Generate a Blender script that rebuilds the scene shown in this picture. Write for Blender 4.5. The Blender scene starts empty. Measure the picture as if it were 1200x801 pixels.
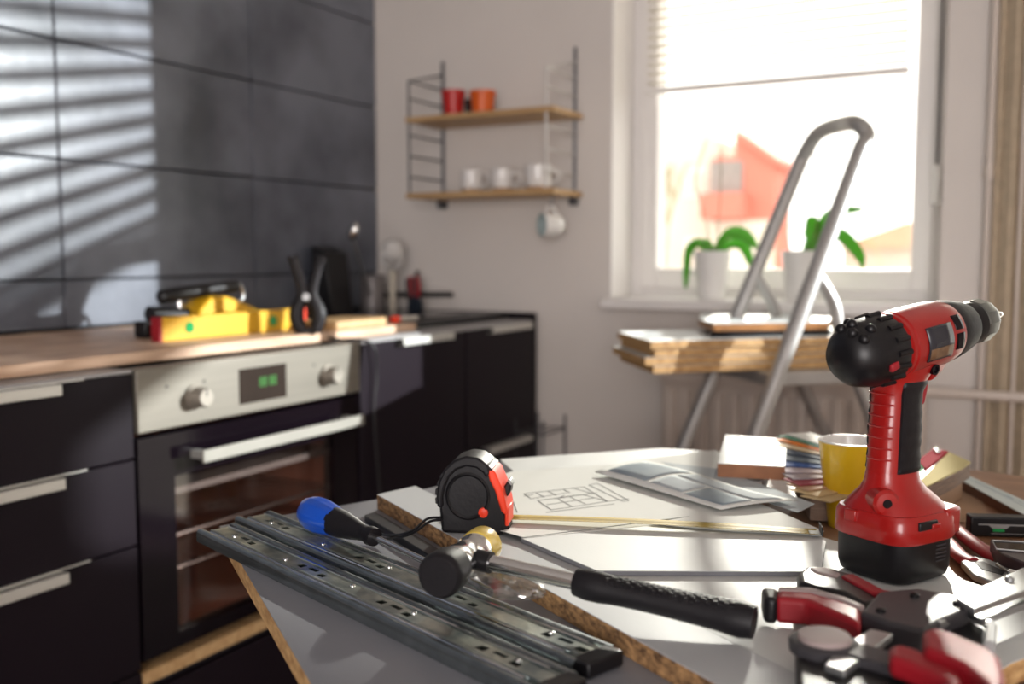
import bpy, bmesh, math, random
from mathutils import Vector, Matrix
random.seed(4)
SC = bpy.context.scene
COL = SC.collection
PI = math.pi
R = math.radians

# ---------------------------------------------------------------- camera
F = 1167.0; HC = 1.06; PITCH = math.atan(100.5 / F); YAW = R(28.66)
cam = bpy.data.cameras.new('camera'); camo = bpy.data.objects.new('camera', cam); COL.objects.link(camo)
camo.location = (0, 0, HC); camo.rotation_euler = (PI / 2 - PITCH, 0, YAW)
cam.sensor_width = 36; cam.lens = 36 * F / 1200; cam.clip_start = 0.02; cam.clip_end = 300
cam.dof.use_dof = True; cam.dof.focus_distance = 0.93; cam.dof.aperture_fstop = 3.6
SC.camera = camo
SC.view_settings.view_transform = 'Standard'; SC.view_settings.look = 'None'
SC.view_settings.gamma = 1; SC.view_settings.use_curve_mapping = False
SC.view_settings.exposure = 0.0
try: SC.cycles.max_bounces = 8; SC.cycles.transparent_max_bounces = 12; SC.cycles.sample_clamp_indirect = 4
except Exception: pass

# ---------------------------------------------------------------- sky, sun, lamps, added fill
world = bpy.data.worlds.new('sky'); SC.world = world; world.use_nodes = True
bgn = world.node_tree.nodes['Background']; bgn.inputs[0].default_value = (1.0, 0.955, 0.90, 1); bgn.inputs[1].default_value = 3.0

def lamp(name, kind, loc, target, energy, color, **kw):
    l = bpy.data.lights.new(name, kind); o = bpy.data.objects.new(name, l); COL.objects.link(o)
    o.location = loc; d = Vector(target) - Vector(loc)
    o.rotation_euler = d.to_track_quat('-Z', 'Y').to_euler()
    l.energy = energy; l.color = color
    for k, v in kw.items(): setattr(l, k, v)
    return o
sd = Vector((-math.sin(R(9)) * math.cos(R(19)), math.cos(R(9)) * math.cos(R(19)), math.sin(R(19))))
lamp('sun', 'SUN', sd * 5, (0, 0, 0), 6.6, (1.0, 0.95, 0.86), angle=R(1.2))
lamp('yard_floodlight', 'SPOT', (2.20, 3.53, 1.86), (-1.93, 1.30, 1.44), 2050.0, (0.95, 0.98, 1.0),
     spot_size=R(27), spot_blend=0.12, shadow_soft_size=0.012)
lamp('added_rear_fill', 'AREA', (0.9, -2.3, 1.25), (-0.9, 2.63, 1.25), 84.0, (1.0, 0.95, 0.94), shape='SQUARE', size=1.4)  # added soft fill behind the camera, no fixture stands there
lamp('added_door_portal', 'AREA', (0.75, 2.96, 1.05), (0.75, 0, 1.05), 1.0, (1, 1, 1), shape='RECTANGLE', size=1.26, size_y=2.0)
bpy.data.lights['added_door_portal'].cycles.is_portal = True
lamp('window_portal', 'AREA', (-0.68, 2.86, 1.55), (-0.68, 0, 1.55), 1.0, (1, 1, 1), shape='RECTANGLE', size=0.80, size_y=1.22)
bpy.data.lights['window_portal'].cycles.is_portal = True

# ---------------------------------------------------------------- picture to world (only used to lay things out on real planes)
cp_, sp_ = math.cos(PITCH), math.sin(PITCH); cy_, sy_ = math.cos(YAW), math.sin(YAW)
FW = Vector((-sy_ * cp_, cy_ * cp_, -sp_)); RT = Vector((cy_, sy_, 0)); UP = Vector((-sy_ * sp_, cy_ * sp_, cp_))
C0 = Vector((0, 0, HC))
def ray(x, y): return FW + (x - 600) / F * RT + (400.5 - y) / F * UP
def onp(x, y, ax, v):
    d = ray(x, y); return C0 + d * ((v - C0[ax]) / d[ax])
def G(x, y, z): return onp(x, y, 2, z)
def D(x, y, d): return C0 + ray(x, y) * d
def Yp(x, y, v): return onp(x, y, 1, v)
def Xp(x, y, v): return onp(x, y, 0, v)

# ---------------------------------------------------------------- materials
def mat(name, col, rough=0.5, metal=0.0, var=0.0, scale=12.0, bump=0.0, bscale=None, coat=0.0, stretch=None, col2=None, detail=4.0, spec=0.5):
    m = bpy.data.materials.new(name); m.use_nodes = True; nt = m.node_tree; b = nt.nodes['Principled BSDF']
    b.inputs['Base Color'].default_value = (*col, 1); b.inputs['Roughness'].default_value = rough
    b.inputs['Metallic'].default_value = metal; b.inputs['Coat Weight'].default_value = coat
    b.inputs['Specular IOR Level'].default_value = spec
    tc = nt.nodes.new('ShaderNodeTexCoord'); mp = nt.nodes.new('ShaderNodeMapping')
    nt.links.new(tc.outputs['Object'], mp.inputs[0])
    if stretch: mp.inputs['Scale'].default_value = stretch
    if var > 0 or col2:
        n = nt.nodes.new('ShaderNodeTexNoise'); n.inputs['Scale'].default_value = scale; n.inputs['Detail'].default_value = detail
        nt.links.new(mp.outputs[0], n.inputs['Vector'])
        r = nt.nodes.new('ShaderNodeValToRGB'); r.color_ramp.elements[0].position = 0.32; r.color_ramp.elements[1].position = 0.68
        c2 = col2 if col2 else tuple(min(1, c * (1 + var)) for c in col); c1 = col if col2 else tuple(c * (1 - var) for c in col)
        r.color_ramp.elements[0].color = (*c1, 1); r.color_ramp.elements[1].color = (*c2, 1)
        nt.links.new(n.outputs['Fac'], r.inputs[0]); nt.links.new(r.outputs[0], b.inputs['Base Color'])
    if bump > 0:
        n2 = nt.nodes.new('ShaderNodeTexNoise'); n2.inputs['Scale'].default_value = bscale or scale; n2.inputs['Detail'].default_value = 3
        nt.links.new(mp.outputs[0], n2.inputs['Vector'])
        bp = nt.nodes.new('ShaderNodeBump'); bp.inputs['Strength'].default_value = bump; bp.inputs['Distance'].default_value = 0.002
        nt.links.new(n2.outputs['Fac'], bp.inputs['Height']); nt.links.new(bp.outputs[0], b.inputs['Normal'])
    return m
def glassmat(name, tint=(1, 1, 1), gloss=0.08, rough=0.02):
    m = bpy.data.materials.new(name); m.use_nodes = True; nt = m.node_tree
    for n in list(nt.nodes):
        if n.type != 'OUTPUT_MATERIAL': nt.nodes.remove(n)
    out = [n for n in nt.nodes if n.type == 'OUTPUT_MATERIAL'][0]
    t = nt.nodes.new('ShaderNodeBsdfTransparent'); t.inputs[0].default_value = (*tint, 1)
    g = nt.nodes.new('ShaderNodeBsdfGlossy'); g.inputs['Roughness'].default_value = rough
    mx = nt.nodes.new('ShaderNodeMixShader'); mx.inputs[0].default_value = gloss
    nt.links.new(t.outputs[0], mx.inputs[1]); nt.links.new(g.outputs[0], mx.inputs[2]); nt.links.new(mx.outputs[0], out.inputs[0])
    return m
def translucent(name, col, fac=0.5):
    m = bpy.data.materials.new(name); m.use_nodes = True; nt = m.node_tree; b = nt.nodes['Principled BSDF']
    b.inputs['Base Color'].default_value = (*col, 1); b.inputs['Roughness'].default_value = 0.5
    out = [n for n in nt.nodes if n.type == 'OUTPUT_MATERIAL'][0]
    t = nt.nodes.new('ShaderNodeBsdfTranslucent'); t.inputs[0].default_value = (*col, 1)
    mx = nt.nodes.new('ShaderNodeMixShader'); mx.inputs[0].default_value = fac
    nt.links.new(b.outputs[0], mx.inputs[1]); nt.links.new(t.outputs[0], mx.inputs[2]); nt.links.new(mx.outputs[0], out.inputs[0])
    return m

wall_m = mat('wall_paint', (0.73, 0.68, 0.64), 0.85, var=0.03, scale=3, bump=0.15, bscale=90)
white_m = mat('white_paint', (0.84, 0.81, 0.79), 0.45, var=0.02, scale=5)
ceil_m = mat('ceiling_paint', (0.7, 0.68, 0.66), 0.9, bump=0.1, bscale=60)
floor_m = mat('floor_wood', (0.16, 0.09, 0.055), 0.5, var=0.35, scale=6, stretch=(6, 0.6, 1), bump=0.1)
tile_m = mat('slate_tile', (0.036, 0.041, 0.056), 0.32, col2=(0.170, 0.185, 0.225), scale=3.4, detail=9, bump=0.35, bscale=22)
grout_m = mat('grout', (0.012, 0.011, 0.014), 0.9, var=0.1)
cab_m = mat('cabinet_front', (0.008, 0.0045, 0.008), 0.42, var=0.06, scale=3, spec=0.15)
carc_m = mat('cabinet_carcass', (0.012, 0.010, 0.013), 0.6, var=0.05)
top_panel_m = mat('grey_panel', (0.30, 0.29, 0.29), 0.35, var=0.05, scale=8)
alu_m = mat('brushed_aluminium', (0.66, 0.65, 0.61), 0.42, 0.7, var=0.05, scale=20, stretch=(1, 1, 30))
steel_m = mat('oven_steel', (0.205, 0.186, 0.155), 0.42, 0.5, var=0.07, scale=14, stretch=(1, 0.15, 6))
satin_m = mat('satin_bar', (0.30, 0.285, 0.25), 0.5, 0.4, var=0.05)
ladder_m = mat('ladder_aluminium', (0.46, 0.45, 0.44), 0.45, 0.6, var=0.06, scale=15)
chrome_m = mat('chrome', (0.78, 0.78, 0.78), 0.12, 1.0, var=0.03)
zinc_m = mat('zinc_steel', (0.22, 0.27, 0.27), 0.28, 0.9, col2=(0.74, 0.76, 0.66), scale=40, detail=6, bump=0.1, bscale=200)
zinc2_m = mat('zinc_rail', (0.26, 0.29, 0.30), 0.27, 0.9, var=0.15, scale=60)
dark_m = mat('black_plastic', (0.006, 0.0055, 0.007), 0.38, var=0.1, scale=30, spec=0.4)
rub_m = mat('black_rubber', (0.007, 0.006, 0.008), 0.5, var=0.1, scale=40, bump=0.12, bscale=220, spec=0.35)
gloss_blk = mat('gloss_black', (0.005, 0.003, 0.005), 0.10, var=0.05, spec=0.2)
ovin_m = mat('oven_inside', (0.32, 0.13, 0.075), 0.5, var=0.3, scale=6)
work_m = mat('oak_worktop', (0.40, 0.24, 0.15), 0.5, col2=(0.72, 0.50, 0.35), scale=7, stretch=(7, 0.8, 7), bump=0.15, detail=8)
oak_m = mat('light_oak', (0.44, 0.26, 0.11), 0.5, col2=(0.58, 0.38, 0.19), scale=9, stretch=(1, 8, 8), detail=6)
ply_m = mat('chipboard_edge_pale', (0.36, 0.19, 0.07), 0.75, col2=(0.66, 0.42, 0.19), scale=160, detail=6, stretch=(0.4, 0.4, 1), bump=0.4, bscale=240)
chip_m = mat('chipboard_edge', (0.10, 0.050, 0.022), 0.8, col2=(0.48, 0.27, 0.115), scale=230, detail=5, stretch=(0.55, 0.55, 1), bump=0.9, bscale=300)
mel_m = mat('melamine_grey', (0.22, 0.225, 0.25), 0.34, var=0.03, scale=6, bump=0.04, bscale=300)
melshade_m = mat('melamine_white_shaded', (0.46, 0.475, 0.49), 0.42, var=0.02, scale=5, bump=0.04, bscale=300, spec=0.3)  # white laminate darkened to stand for shade on the strip
melw_m = mat('melamine_white', (0.63, 0.65, 0.64), 0.5, spec=0.3, var=0.02, scale=5, bump=0.04, bscale=300)
table_m = mat('table_wood', (0.17, 0.075, 0.035), 0.42, col2=(0.36, 0.18, 0.09), scale=10, stretch=(1.2, 9, 3), detail=9, bump=0.25)
paper_m = mat('drawing_paper', (0.69, 0.70, 0.67), 0.85, var=0.03, scale=4, spec=0.1)
ink_m = mat('pencil_ink', (0.05, 0.05, 0.06), 0.8, var=0.1)
grey_print = mat('grey_print', (0.20, 0.245, 0.28), 0.85, col2=(0.42, 0.46, 0.48), scale=9, detail=5, spec=0.1)
lgrey_print = mat('pale_print', (0.44, 0.48, 0.50), 0.85, var=0.12, scale=12, spec=0.1)
kraft_m = mat('kraft_paper', (0.36, 0.22, 0.13), 0.8, var=0.15, scale=9)
red_m = mat('drill_red', (0.33, 0.007, 0.006), 0.30, var=0.06, scale=20, coat=0.35, bump=0.05, bscale=400)
redm = mat('matte_red', (0.30, 0.006, 0.014), 0.5, var=0.08, scale=20)
orange_m = mat('signal_orange', (0.95, 0.055, 0.015), 0.42, var=0.03)
blue_m = mat('blue_plastic', (0.008, 0.075, 0.48), 0.28, var=0.06, scale=20, coat=0.3)
yel_m = mat('yellow_glaze', (0.86, 0.56, 0.02), 0.22, var=0.03, coat=0.4)
yelp_m = mat('yellow_paint', (0.66, 0.36, 0.006), 0.4, var=0.04)
ywl_m = mat('amber_resin', (0.72, 0.52, 0.10), 0.25, var=0.1)
cer_m = mat('white_ceramic', (0.80, 0.78, 0.76), 0.2, var=0.02, coat=0.3)
cerin_m = mat('grey_glaze', (0.42, 0.50, 0.50), 0.25, var=0.05)
potr_m = mat('red_glaze', (0.52, 0.015, 0.012), 0.35, var=0.05)
poto_m = mat('orange_glaze', (0.72, 0.12, 0.010), 0.4, var=0.05)
wire_m = mat('grey_wire', (0.10, 0.10, 0.11), 0.4, 0.6, var=0.1)
wirew_m = mat('white_wire', (0.62, 0.60, 0.58), 0.4, var=0.05)
leaf_m = mat('leaf_green', (0.06, 0.24, 0.03), 0.4, var=0.35, scale=12)
stem_m = mat('twig', (0.30, 0.26, 0.14), 0.7, var=0.2)
soil_m = mat('bark_soil', (0.12, 0.07, 0.04), 0.9, var=0.5, scale=60, bump=1.0)
green_m = mat('vial_green', (0.02, 0.28, 0.08), 0.15, var=0.1)
lcd_m = mat('display_glass', (0.03, 0.022, 0.018), 0.15, var=0.1)
rad_m = mat('radiator_enamel', (0.66, 0.58, 0.52), 0.4, var=0.03)
curt_m = mat('curtain_linen', (0.50, 0.41, 0.30), 0.9, var=0.1, scale=40, bump=0.3, bscale=400)
pad_m = mat('pale_pad', (0.34, 0.27, 0.26), 0.65, var=0.05)
clampgrey_m = mat('clamp_grey', (0.040, 0.037, 0.042), 0.5, var=0.1, scale=30, bump=0.1, bscale=200)
steel2_m = mat('cold_steel', (0.40, 0.41, 0.41), 0.42, 0.8, var=0.1, scale=30)
glass_m = glassmat('window_glass', (0.97, 0.98, 0.97), 0.05)
ovglass_m = glassmat('oven_glass', (0.80, 0.74, 0.72), 0.07, 0.03)
film_m = glassmat('clear_film', (0.92, 0.94, 0.94), 0.30, 0.12)
slat_m = translucent('blind_slat', (0.86, 0.83, 0.78), 0.45)
leaft_m = translucent('leaf_translucent', (0.15, 0.48, 0.05), 0.45)
whisk_m = mat('frosted_plastic', (0.66, 0.64, 0.62), 0.5, var=0.1)

# ---------------------------------------------------------------- mesh helpers
def MBn(): return bmesh.new()
def box(bm, c, s, rot=None):
    M = Matrix.Translation(Vector(c)) @ (rot.to_4x4() if rot else Matrix.Identity(4)) @ Matrix.Diagonal((*s, 1))
    bmesh.ops.create_cube(bm, size=1, matrix=M)
    return bm
def box2(bm, a, b): return box(bm, [(a[i] + b[i]) / 2 for i in range(3)], [abs(b[i] - a[i]) for i in range(3)])
def ring(bm, c, u, v, r, seg, ru=1, rv=1):
    return [bm.verts.new(c + u * (r * ru * math.cos(2 * PI * i / seg)) + v * (r * rv * math.sin(2 * PI * i / seg))) for i in range(seg)]
def bridge(bm, a, b):
    n = len(a)
    for i in range(n):
        try: bm.faces.new((a[i], a[(i + 1) % n], b[(i + 1) % n], b[i]))
        except ValueError: pass
def cap(bm, a, flip=False):
    try: bm.faces.new(a[::-1] if flip else a)
    except ValueError: pass
def frame(d):
    d = d.normalized(); a = Vector((0, 0, 1)) if abs(d.z) < 0.9 else Vector((1, 0, 0))
    u = d.cross(a).normalized(); return u, d.cross(u).normalized()
def cyl(bm, p0, p1, r0, r1=None, seg=20):
    p0, p1 = Vector(p0), Vector(p1); r1 = r0 if r1 is None else r1; u, v = frame(p1 - p0)
    a = ring(bm, p0, u, v, r0, seg); b = ring(bm, p1, u, v, r1, seg); bridge(bm, a, b); cap(bm, a, True); cap(bm, b); return bm
def tube(bm, pts, r, seg=10, closed=False, flat=1.0, upv=None):
    pts = [Vector(p) for p in pts]; n = len(pts); rs = r if isinstance(r, (list, tuple)) else [r] * n; prev = None; rings = []; u = None
    for i, p in enumerate(pts):
        a = pts[(i - 1) % n] if (closed or i > 0) else p; b = pts[(i + 1) % n] if (closed or i < n - 1) else p
        d = (b - a).normalized()
        if u is None:
            u = (upv.cross(d).normalized() if upv else frame(d)[0])
        u = (u - d * u.dot(d)).normalized(); v = d.cross(u)
        rings.append(ring(bm, p, u, v, rs[i], seg, 1, flat))
    for i in range(n - 1): bridge(bm, rings[i], rings[i + 1])
    if closed: bridge(bm, rings[-1], rings[0])
    else: cap(bm, rings[0], True); cap(bm, rings[-1])
    return bm
def lathe(bm, prof, M=None, seg=32, a0=0, a1=2 * PI):
    M = M or Matrix.Identity(4); full = abs(a1 - a0 - 2 * PI) < 1e-6; k = seg if full else seg + 1; rings = []
    for r, z in prof:
        rings.append([bm.verts.new(M @ Vector((max(r, 1e-5) * math.cos(a0 + (a1 - a0) * i / seg), max(r, 1e-5) * math.sin(a0 + (a1 - a0) * i / seg), z))) for i in range(k)])
    for a, b in zip(rings, rings[1:]):
        for i in range(k if full else k - 1):
            j = (i + 1) % k
            try: bm.faces.new((a[i], a[j], b[j], b[i]))
            except ValueError: pass
    return bm
def prism(bm, pts, ext):
    pts = [Vector(p) for p in pts]; ext = Vector(ext)
    a = [bm.verts.new(p) for p in pts]; b = [bm.verts.new(p + ext) for p in pts]
    bridge(bm, a, b); cap(bm, a, True); cap(bm, b)
    return bm
def prismG(bm, px, ztop, th): return prism(bm, [G(x, y, ztop) for x, y in px], (0, 0, -th))
def loft(bm, secs, caps=True):
    rr = [[bm.verts.new(Vector(p)) for p in s] for s in secs]
    for a, b in zip(rr, rr[1:]): bridge(bm, a, b)
    if caps: cap(bm, rr[0], True); cap(bm, rr[-1])
    return bm
def smoothpath(pts, n=6):
    pts = [Vector(p) for p in pts]; P = [pts[0]] + pts + [pts[-1]]; out = []
    for i in range(1, len(P) - 2):
        for k in range(n):
            t = k / n; a, b, c, d = P[i - 1], P[i], P[i + 1], P[i + 2]
            out.append(0.5 * ((2 * b) + (c - a) * t + (2 * a - 5 * b + 4 * c - d) * t * t + (-a + 3 * b - 3 * c + d) * t ** 3))
    out.append(pts[-1]); return out

MW = {}
def obj(name, bm, m, parent=None, bevel=0.0, seg=2, sharp=38, world=False, label=None, recenter=True, mods=()):
    """Link a bmesh as one mesh object. Children use their parent's local frame unless world=True."""
    bmesh.ops.recalc_face_normals(bm, faces=bm.faces)
    me = bpy.data.meshes.new(name)
    if parent is not None and world: bm.transform(MW[parent.name].inverted())
    off = Vector((0, 0, 0))
    if parent is None and recenter:
        xs = [v.co for v in bm.verts]
        off = Vector(((min(v.x for v in xs) + max(v.x for v in xs)) / 2, (min(v.y for v in xs) + max(v.y for v in xs)) / 2, min(v.z for v in xs)))
        bm.transform(Matrix.Translation(-off))
    bm.to_mesh(me); bm.free()
    for p in me.polygons: p.use_smooth = True
    me.set_sharp_from_angle(angle=R(sharp))
    ms = m if isinstance(m, (list, tuple)) else [m]
    for mm in ms: me.materials.append(mm)
    o = bpy.data.objects.new(name, me); COL.objects.link(o); o.location = off
    if parent is not None: o.parent = parent; MW[o.name] = MW[parent.name]
    else: MW[o.name] = Matrix.Translation(off)
    if bevel > 0:
        b = o.modifiers.new('bevel', 'BEVEL'); b.width = bevel; b.segments = seg; b.limit_method = 'ANGLE'; b.angle_limit = R(35)
    if label: o['label'] = label
    return o
def tag(o, label, cat, group=None, kind=None):
    o['label'] = label; o['category'] = cat
    if group: o['group'] = group
    if kind: o['kind'] = kind
    return o
def thing(name, label, cat, loc=(0, 0, 0), rotz=0.0, group=None, M=None):
    o = bpy.data.objects.new(name, None); COL.objects.link(o); o.empty_display_size = 0.05
    if M is None: M = Matrix.Translation(Vector(loc)) @ Matrix.Rotation(rotz, 4, 'Z')
    o.matrix_world = M; MW[o.name] = M.copy()
    return tag(o, label, cat, group)
def structure(name, bm, m, parent=None, **k):
    o = obj(name, bm, m, parent, recenter=False, **k)
    if parent is None: o['kind'] = 'structure'
    return o
def piece(src, parent, loc=(0, 0, 0), rot=(0, 0, 0)):
    c = src.copy(); COL.objects.link(c); c.parent = parent; c.location = loc; c.rotation_euler = rot; return c
def copy_thing(root, loc, rotz=0, label=None):
    r = root.copy(); COL.objects.link(r); r.location = loc; r.rotation_euler = (0, 0, rotz)
    if label: r['label'] = label
    for ch in list(root.children):
        c = ch.copy(); COL.objects.link(c); c.parent = r
        for g in list(ch.children):
            d = g.copy(); COL.objects.link(d); d.parent = c
    return r

# ================================================================= ROOM
XW, YW = -1.93, 2.63          # faces of the tiled wall and of the window wall
wl = structure('wall_left', box2(MBn(), (XW - 0.15, -2.6, 0), (XW - 0.012, YW + 0.3, 2.62)), grout_m)
yb = [-0.34, 0.26, 0.86, 1.462, 2.064, 2.628]; zb = [0.90, 1.008, 1.2725, 1.5305, 1.79, 2.05, 2.31, 2.57]
g = 0.0022
for i in range(len(yb) - 1):
    for j in range(len(zb) - 1):
        t = obj('tile', box2(MBn(), (XW - 0.012, yb[i] + g, zb[j] + g), (XW - random.uniform(0, 0.0008), yb[i + 1] - g, zb[j + 1] - g)), tile_m, wl, bevel=0.0015, seg=1)
# window wall with its opening
OX0, OX1, OZ0, OZ1 = -1.118, -0.252, 0.915, 2.16; YB = 2.95
DX0, DX1 = 0.12, 1.38      # unseen door added right of the frame to admit the floodlight
bm = MBn()
box2(bm, (XW - 0.15, YW, 0), (OX0, YB, 2.62)); box2(bm, (OX1, YW, 0), (DX0, YB, 2.62)); box2(bm, (DX1, YW, 0), (1.9, YB, 2.62)); box2(bm, (DX0, YW, 2.16), (DX1, YB, 2.62))
box2(bm, (OX0, YW, 0), (OX1, YB, OZ0)); box2(bm, (OX0, YW, OZ1), (OX1, YB, 2.62))
structure('wall_back', bm, wall_m)
structure('wall_right', box2(MBn(), (1.75, -2.6, 0), (1.9, YW, 2.62)), wall_m)
structure('wall_front', box2(MBn(), (XW, -2.75, 0), (1.9, -2.6, 2.62)), wall_m)
structure('ceiling', box2(MBn(), (XW - 0.15, -2.75, 2.62), (1.9, YB, 2.75)), ceil_m)
fl = structure('floor', box2(MBn(), (XW - 0.15, -2.75, -0.1), (1.9, YB, -0.012)), grout_m)
pk = None
for i in range(20):
    x0 = XW + i * 0.184
    if x0 > 1.7: break
    if pk is None: pk = obj('plank', box2(MBn(), (0.001, -2.59, -0.012), (0.183, YW - 0.001, 0.0)), floor_m, fl); pk.location = (x0, 0, 0)
    else: piece(pk, fl, (x0, 0, 0))

# window
w = thing('window_1', '', ''); del w['category']; del w['label']; w['kind'] = 'structure'
yf, yi = 2.79, 2.85
def rect_frame(bm, x0, x1, z0, z1, t, y0, y1, tb=None):
    tb = tb or t
    box2(bm, (x0, y0, z0), (x0 + t, y1, z1)); box2(bm, (x1 - t, y0, z0), (x1, y1, z1))
    box2(bm, (x0 + t, y0, z0), (x1 - t, y1, z0 + tb)); box2(bm, (x0 + t, y0, z1 - t), (x1 - t, y1, z1)); return bm
obj('window_frame', rect_frame(MBn(), OX0, OX1, OZ0 + 0.02, OZ1, 0.038, yf, yi), white_m, w, bevel=0.003)
obj('window_sash', rect_frame(MBn(), OX0 + 0.034, OX1 - 0.034, OZ0 + 0.052, OZ1 - 0.034, 0.050, yf - 0.018, yi - 0.005, 0.058), white_m, w, bevel=0.004)
obj('glass_pane', box2(MBn(), (OX0 + 0.08, yf + 0.018, OZ0 + 0.105), (OX1 - 0.08, yf + 0.022, OZ1 - 0.08)), glass_m, w)
obj('window_sill', box2(MBn(), (OX0 - 0.008, 2.57, 0.913), (OX1 + 0.03, yf, 0.942)), white_m, w, bevel=0.004)
structure('lit_reveal_1', box2(MBn(), (OX0, YW - 0.003, OZ0 + 0.03), (OX0 + 0.004, 2.789, OZ1)), white_m)  # white lining added so the left reveal reads as sunlit
# blinds
def blind(label, xc, hw, zlow, ntop):
    bl = thing('venetian_blind', label, 'blind', (xc, 2.752, zlow)); slat = None
    for i in range(60):
        z = 0.028 + i * 0.0256
        if z > ntop - 0.012: break
        if slat is None:
            b_ = MBn(); prof = [(-0.0125 + 0.025 * k / 4, 0.0018 * (1 - ((k - 2) / 2) ** 2)) for k in range(5)]
            top = [Vector((-hw, a, b + 0.0002)) for a, b in prof]; bot = [Vector((-hw, a, b - 0.0002)) for a, b in prof[::-1]]
            prism(b_, top + bot, (2 * hw, 0, 0)); slat = obj('slat', b_, slat_m, bl, sharp=60)
            slat.location = (0, 0, z); slat.rotation_euler = (SLT, 0, 0)
        else: piece(slat, bl, (0, 0, z), (SLT, 0, 0))
    obj('bottom_rail', box2(MBn(), (-hw - 0.003, -0.013, -0.002), (hw + 0.003, 0.013, 0.014)), white_m, bl, bevel=0.003)
    for x in (-hw * 0.68, hw * 0.68): obj('ladder_cord', tube(MBn(), [(x, 0, 0), (x, 0, ntop)], 0.0009, 6), white_m, bl)
    obj('head_rail', box2(MBn(), (-hw - 0.003, -0.016, ntop - 0.02), (hw + 0.003, 0.016, ntop + 0.012)), white_m, bl, bevel=0.002)
SLT = R(-20)
blind('white venetian blind half lowered over the window, lit from behind', -0.708, 0.352, 1.526, 0.62)
dr1 = thing('added_door_1', '', ''); del dr1['category']; del dr1['label']; dr1['kind'] = 'structure'  # added door out of view, so the floodlight can reach the tiled wall
obj('added_door_frame', rect_frame(MBn(), DX0, DX1, 0, 2.16, 0.03, 2.79, 2.85), white_m, dr1, bevel=0.003)
obj('glass_pane', box2(MBn(), (DX0 + 0.03, 2.818, 0.03), (DX1 - 0.03, 2.822, 2.13)), glass_m, dr1)
blind('white venetian blind added over the unseen door right of the frame to stripe the light', (DX0 + DX1) / 2, 0.595, 1.526, 0.62)  # added blind, its slats cut the floodlight into stripes
cdx = -0.278
cd = thing('blind_cord', 'white blind cord with plastic weight hanging on the right of the window', 'cord', (cdx, 2.755, 1.19))
obj('cord', tube(MBn(), [(0, 0, 0.09), (0, 0, 0.97)], 0.0022, 8), wire_m, cd)
obj('guide_strip', box2(MBn(), (0.007, -0.004, 0.06), (0.013, 0.004, 0.97)), white_m, cd)
obj('cord_weight', lathe(MBn(), [(0.0, 0), (0.010, 0.0), (0.0125, 0.004), (0.009, 0.03), (0.0135, 0.085), (0.011, 0.10), (0, 0.101)]), cer_m, cd)

# radiator and pipes
rd = thing('radiator', 'cream ribbed panel radiator below the window behind the stepladder', 'radiator', (-0.60, 2.55, 0.12))
obj('panel', box2(MBn(), (-0.335, 0.01, 0.0), (0.335, 0.055, 0.62)), rad_m, rd, bevel=0.006)
rib = None
for i in range(15):
    x = -0.308 + i * 0.044
    if rib is None:
        b_ = MBn(); prism(b_, [(-0.017, 0.010, 0.04), (-0.011, -0.006, 0.045), (0.011, -0.006, 0.045), (0.017, 0.010, 0.04)], (0, 0, 0.54)); rib = obj('rib', b_, rad_m, rd, bevel=0.003); rib.location = (x, 0, 0)
    else: piece(rib, rd, (x, 0, 0))
obj('top_grille', box2(MBn(), (-0.335, -0.004, 0.60), (0.335, 0.066, 0.625)), rad_m, rd, bevel=0.004)
obj('bracket', box2(MBn(), (-0.02, 0.055, 0.1), (0.02, 0.08, 0.5)), rad_m, rd)
tag(obj('heating_pipe', tube(MBn(), [(-0.27, 2.565, 0.735), (0.9, 2.565, 0.735), (1.7, 2.565, 0.735)], 0.012, 14), rad_m), 'cream horizontal heating pipe running right from the radiator', 'pipe')
p1 = thing('riser_pipe', 'white vertical pipe nearest the window, left edge of the curtain', 'pipe', (-0.150, 2.60, 0))
obj('upper_pipe', tube(MBn(), [(0, 0, 1.26), (0, 0, 2.6)], 0.0075, 14), rad_m, p1)
obj('lower_pipe', tube(MBn(), [(0, 0, 0.0), (0, 0, 1.26)], 0.0062, 14), rad_m, p1)
obj('coupling', cyl(MBn(), (0, 0, 1.245), (0, 0, 1.27), 0.010), rad_m, p1)
p2 = thing('riser_pipe', 'thin grey-white vertical pipe at the right frame edge, before the curtain', 'pipe', (-0.080, 2.572, 0))
obj('upper_pipe', tube(MBn(), [(0, 0, 1.30), (0, 0, 2.6)], 0.0055, 14), rad_m, p2)
obj('lower_pipe', tube(MBn(), [(0, 0, 0.0), (0, 0, 1.30)], 0.0045, 14), rad_m, p2)
# curtain
bm = MBn(); pts = []
n = 120
for i in range(n + 1):
    x = -0.140 + 0.21 * i / n
    pts.append((x, 2.606 + 0.012 * math.sin(i / n * 2 * PI * 4.2) + 0.003 * math.sin(i * 0.9)))
vt = [[bm.verts.new((x, y, z)) for x, y in pts] for z in (0.02, 0.7, 1.4, 2.1, 2.55)]
for a, b in zip(vt, vt[1:]):
    for i in range(n): bm.faces.new((a[i], a[i + 1], b[i + 1], b[i]))
cu = obj('curtain', bm, curt_m, sharp=180); s_ = cu.modifiers.new('thick', 'SOLIDIFY'); s_.thickness = 0.0015
tag(cu, 'beige curtain hanging in folds at the right of the window', 'curtain')

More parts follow.
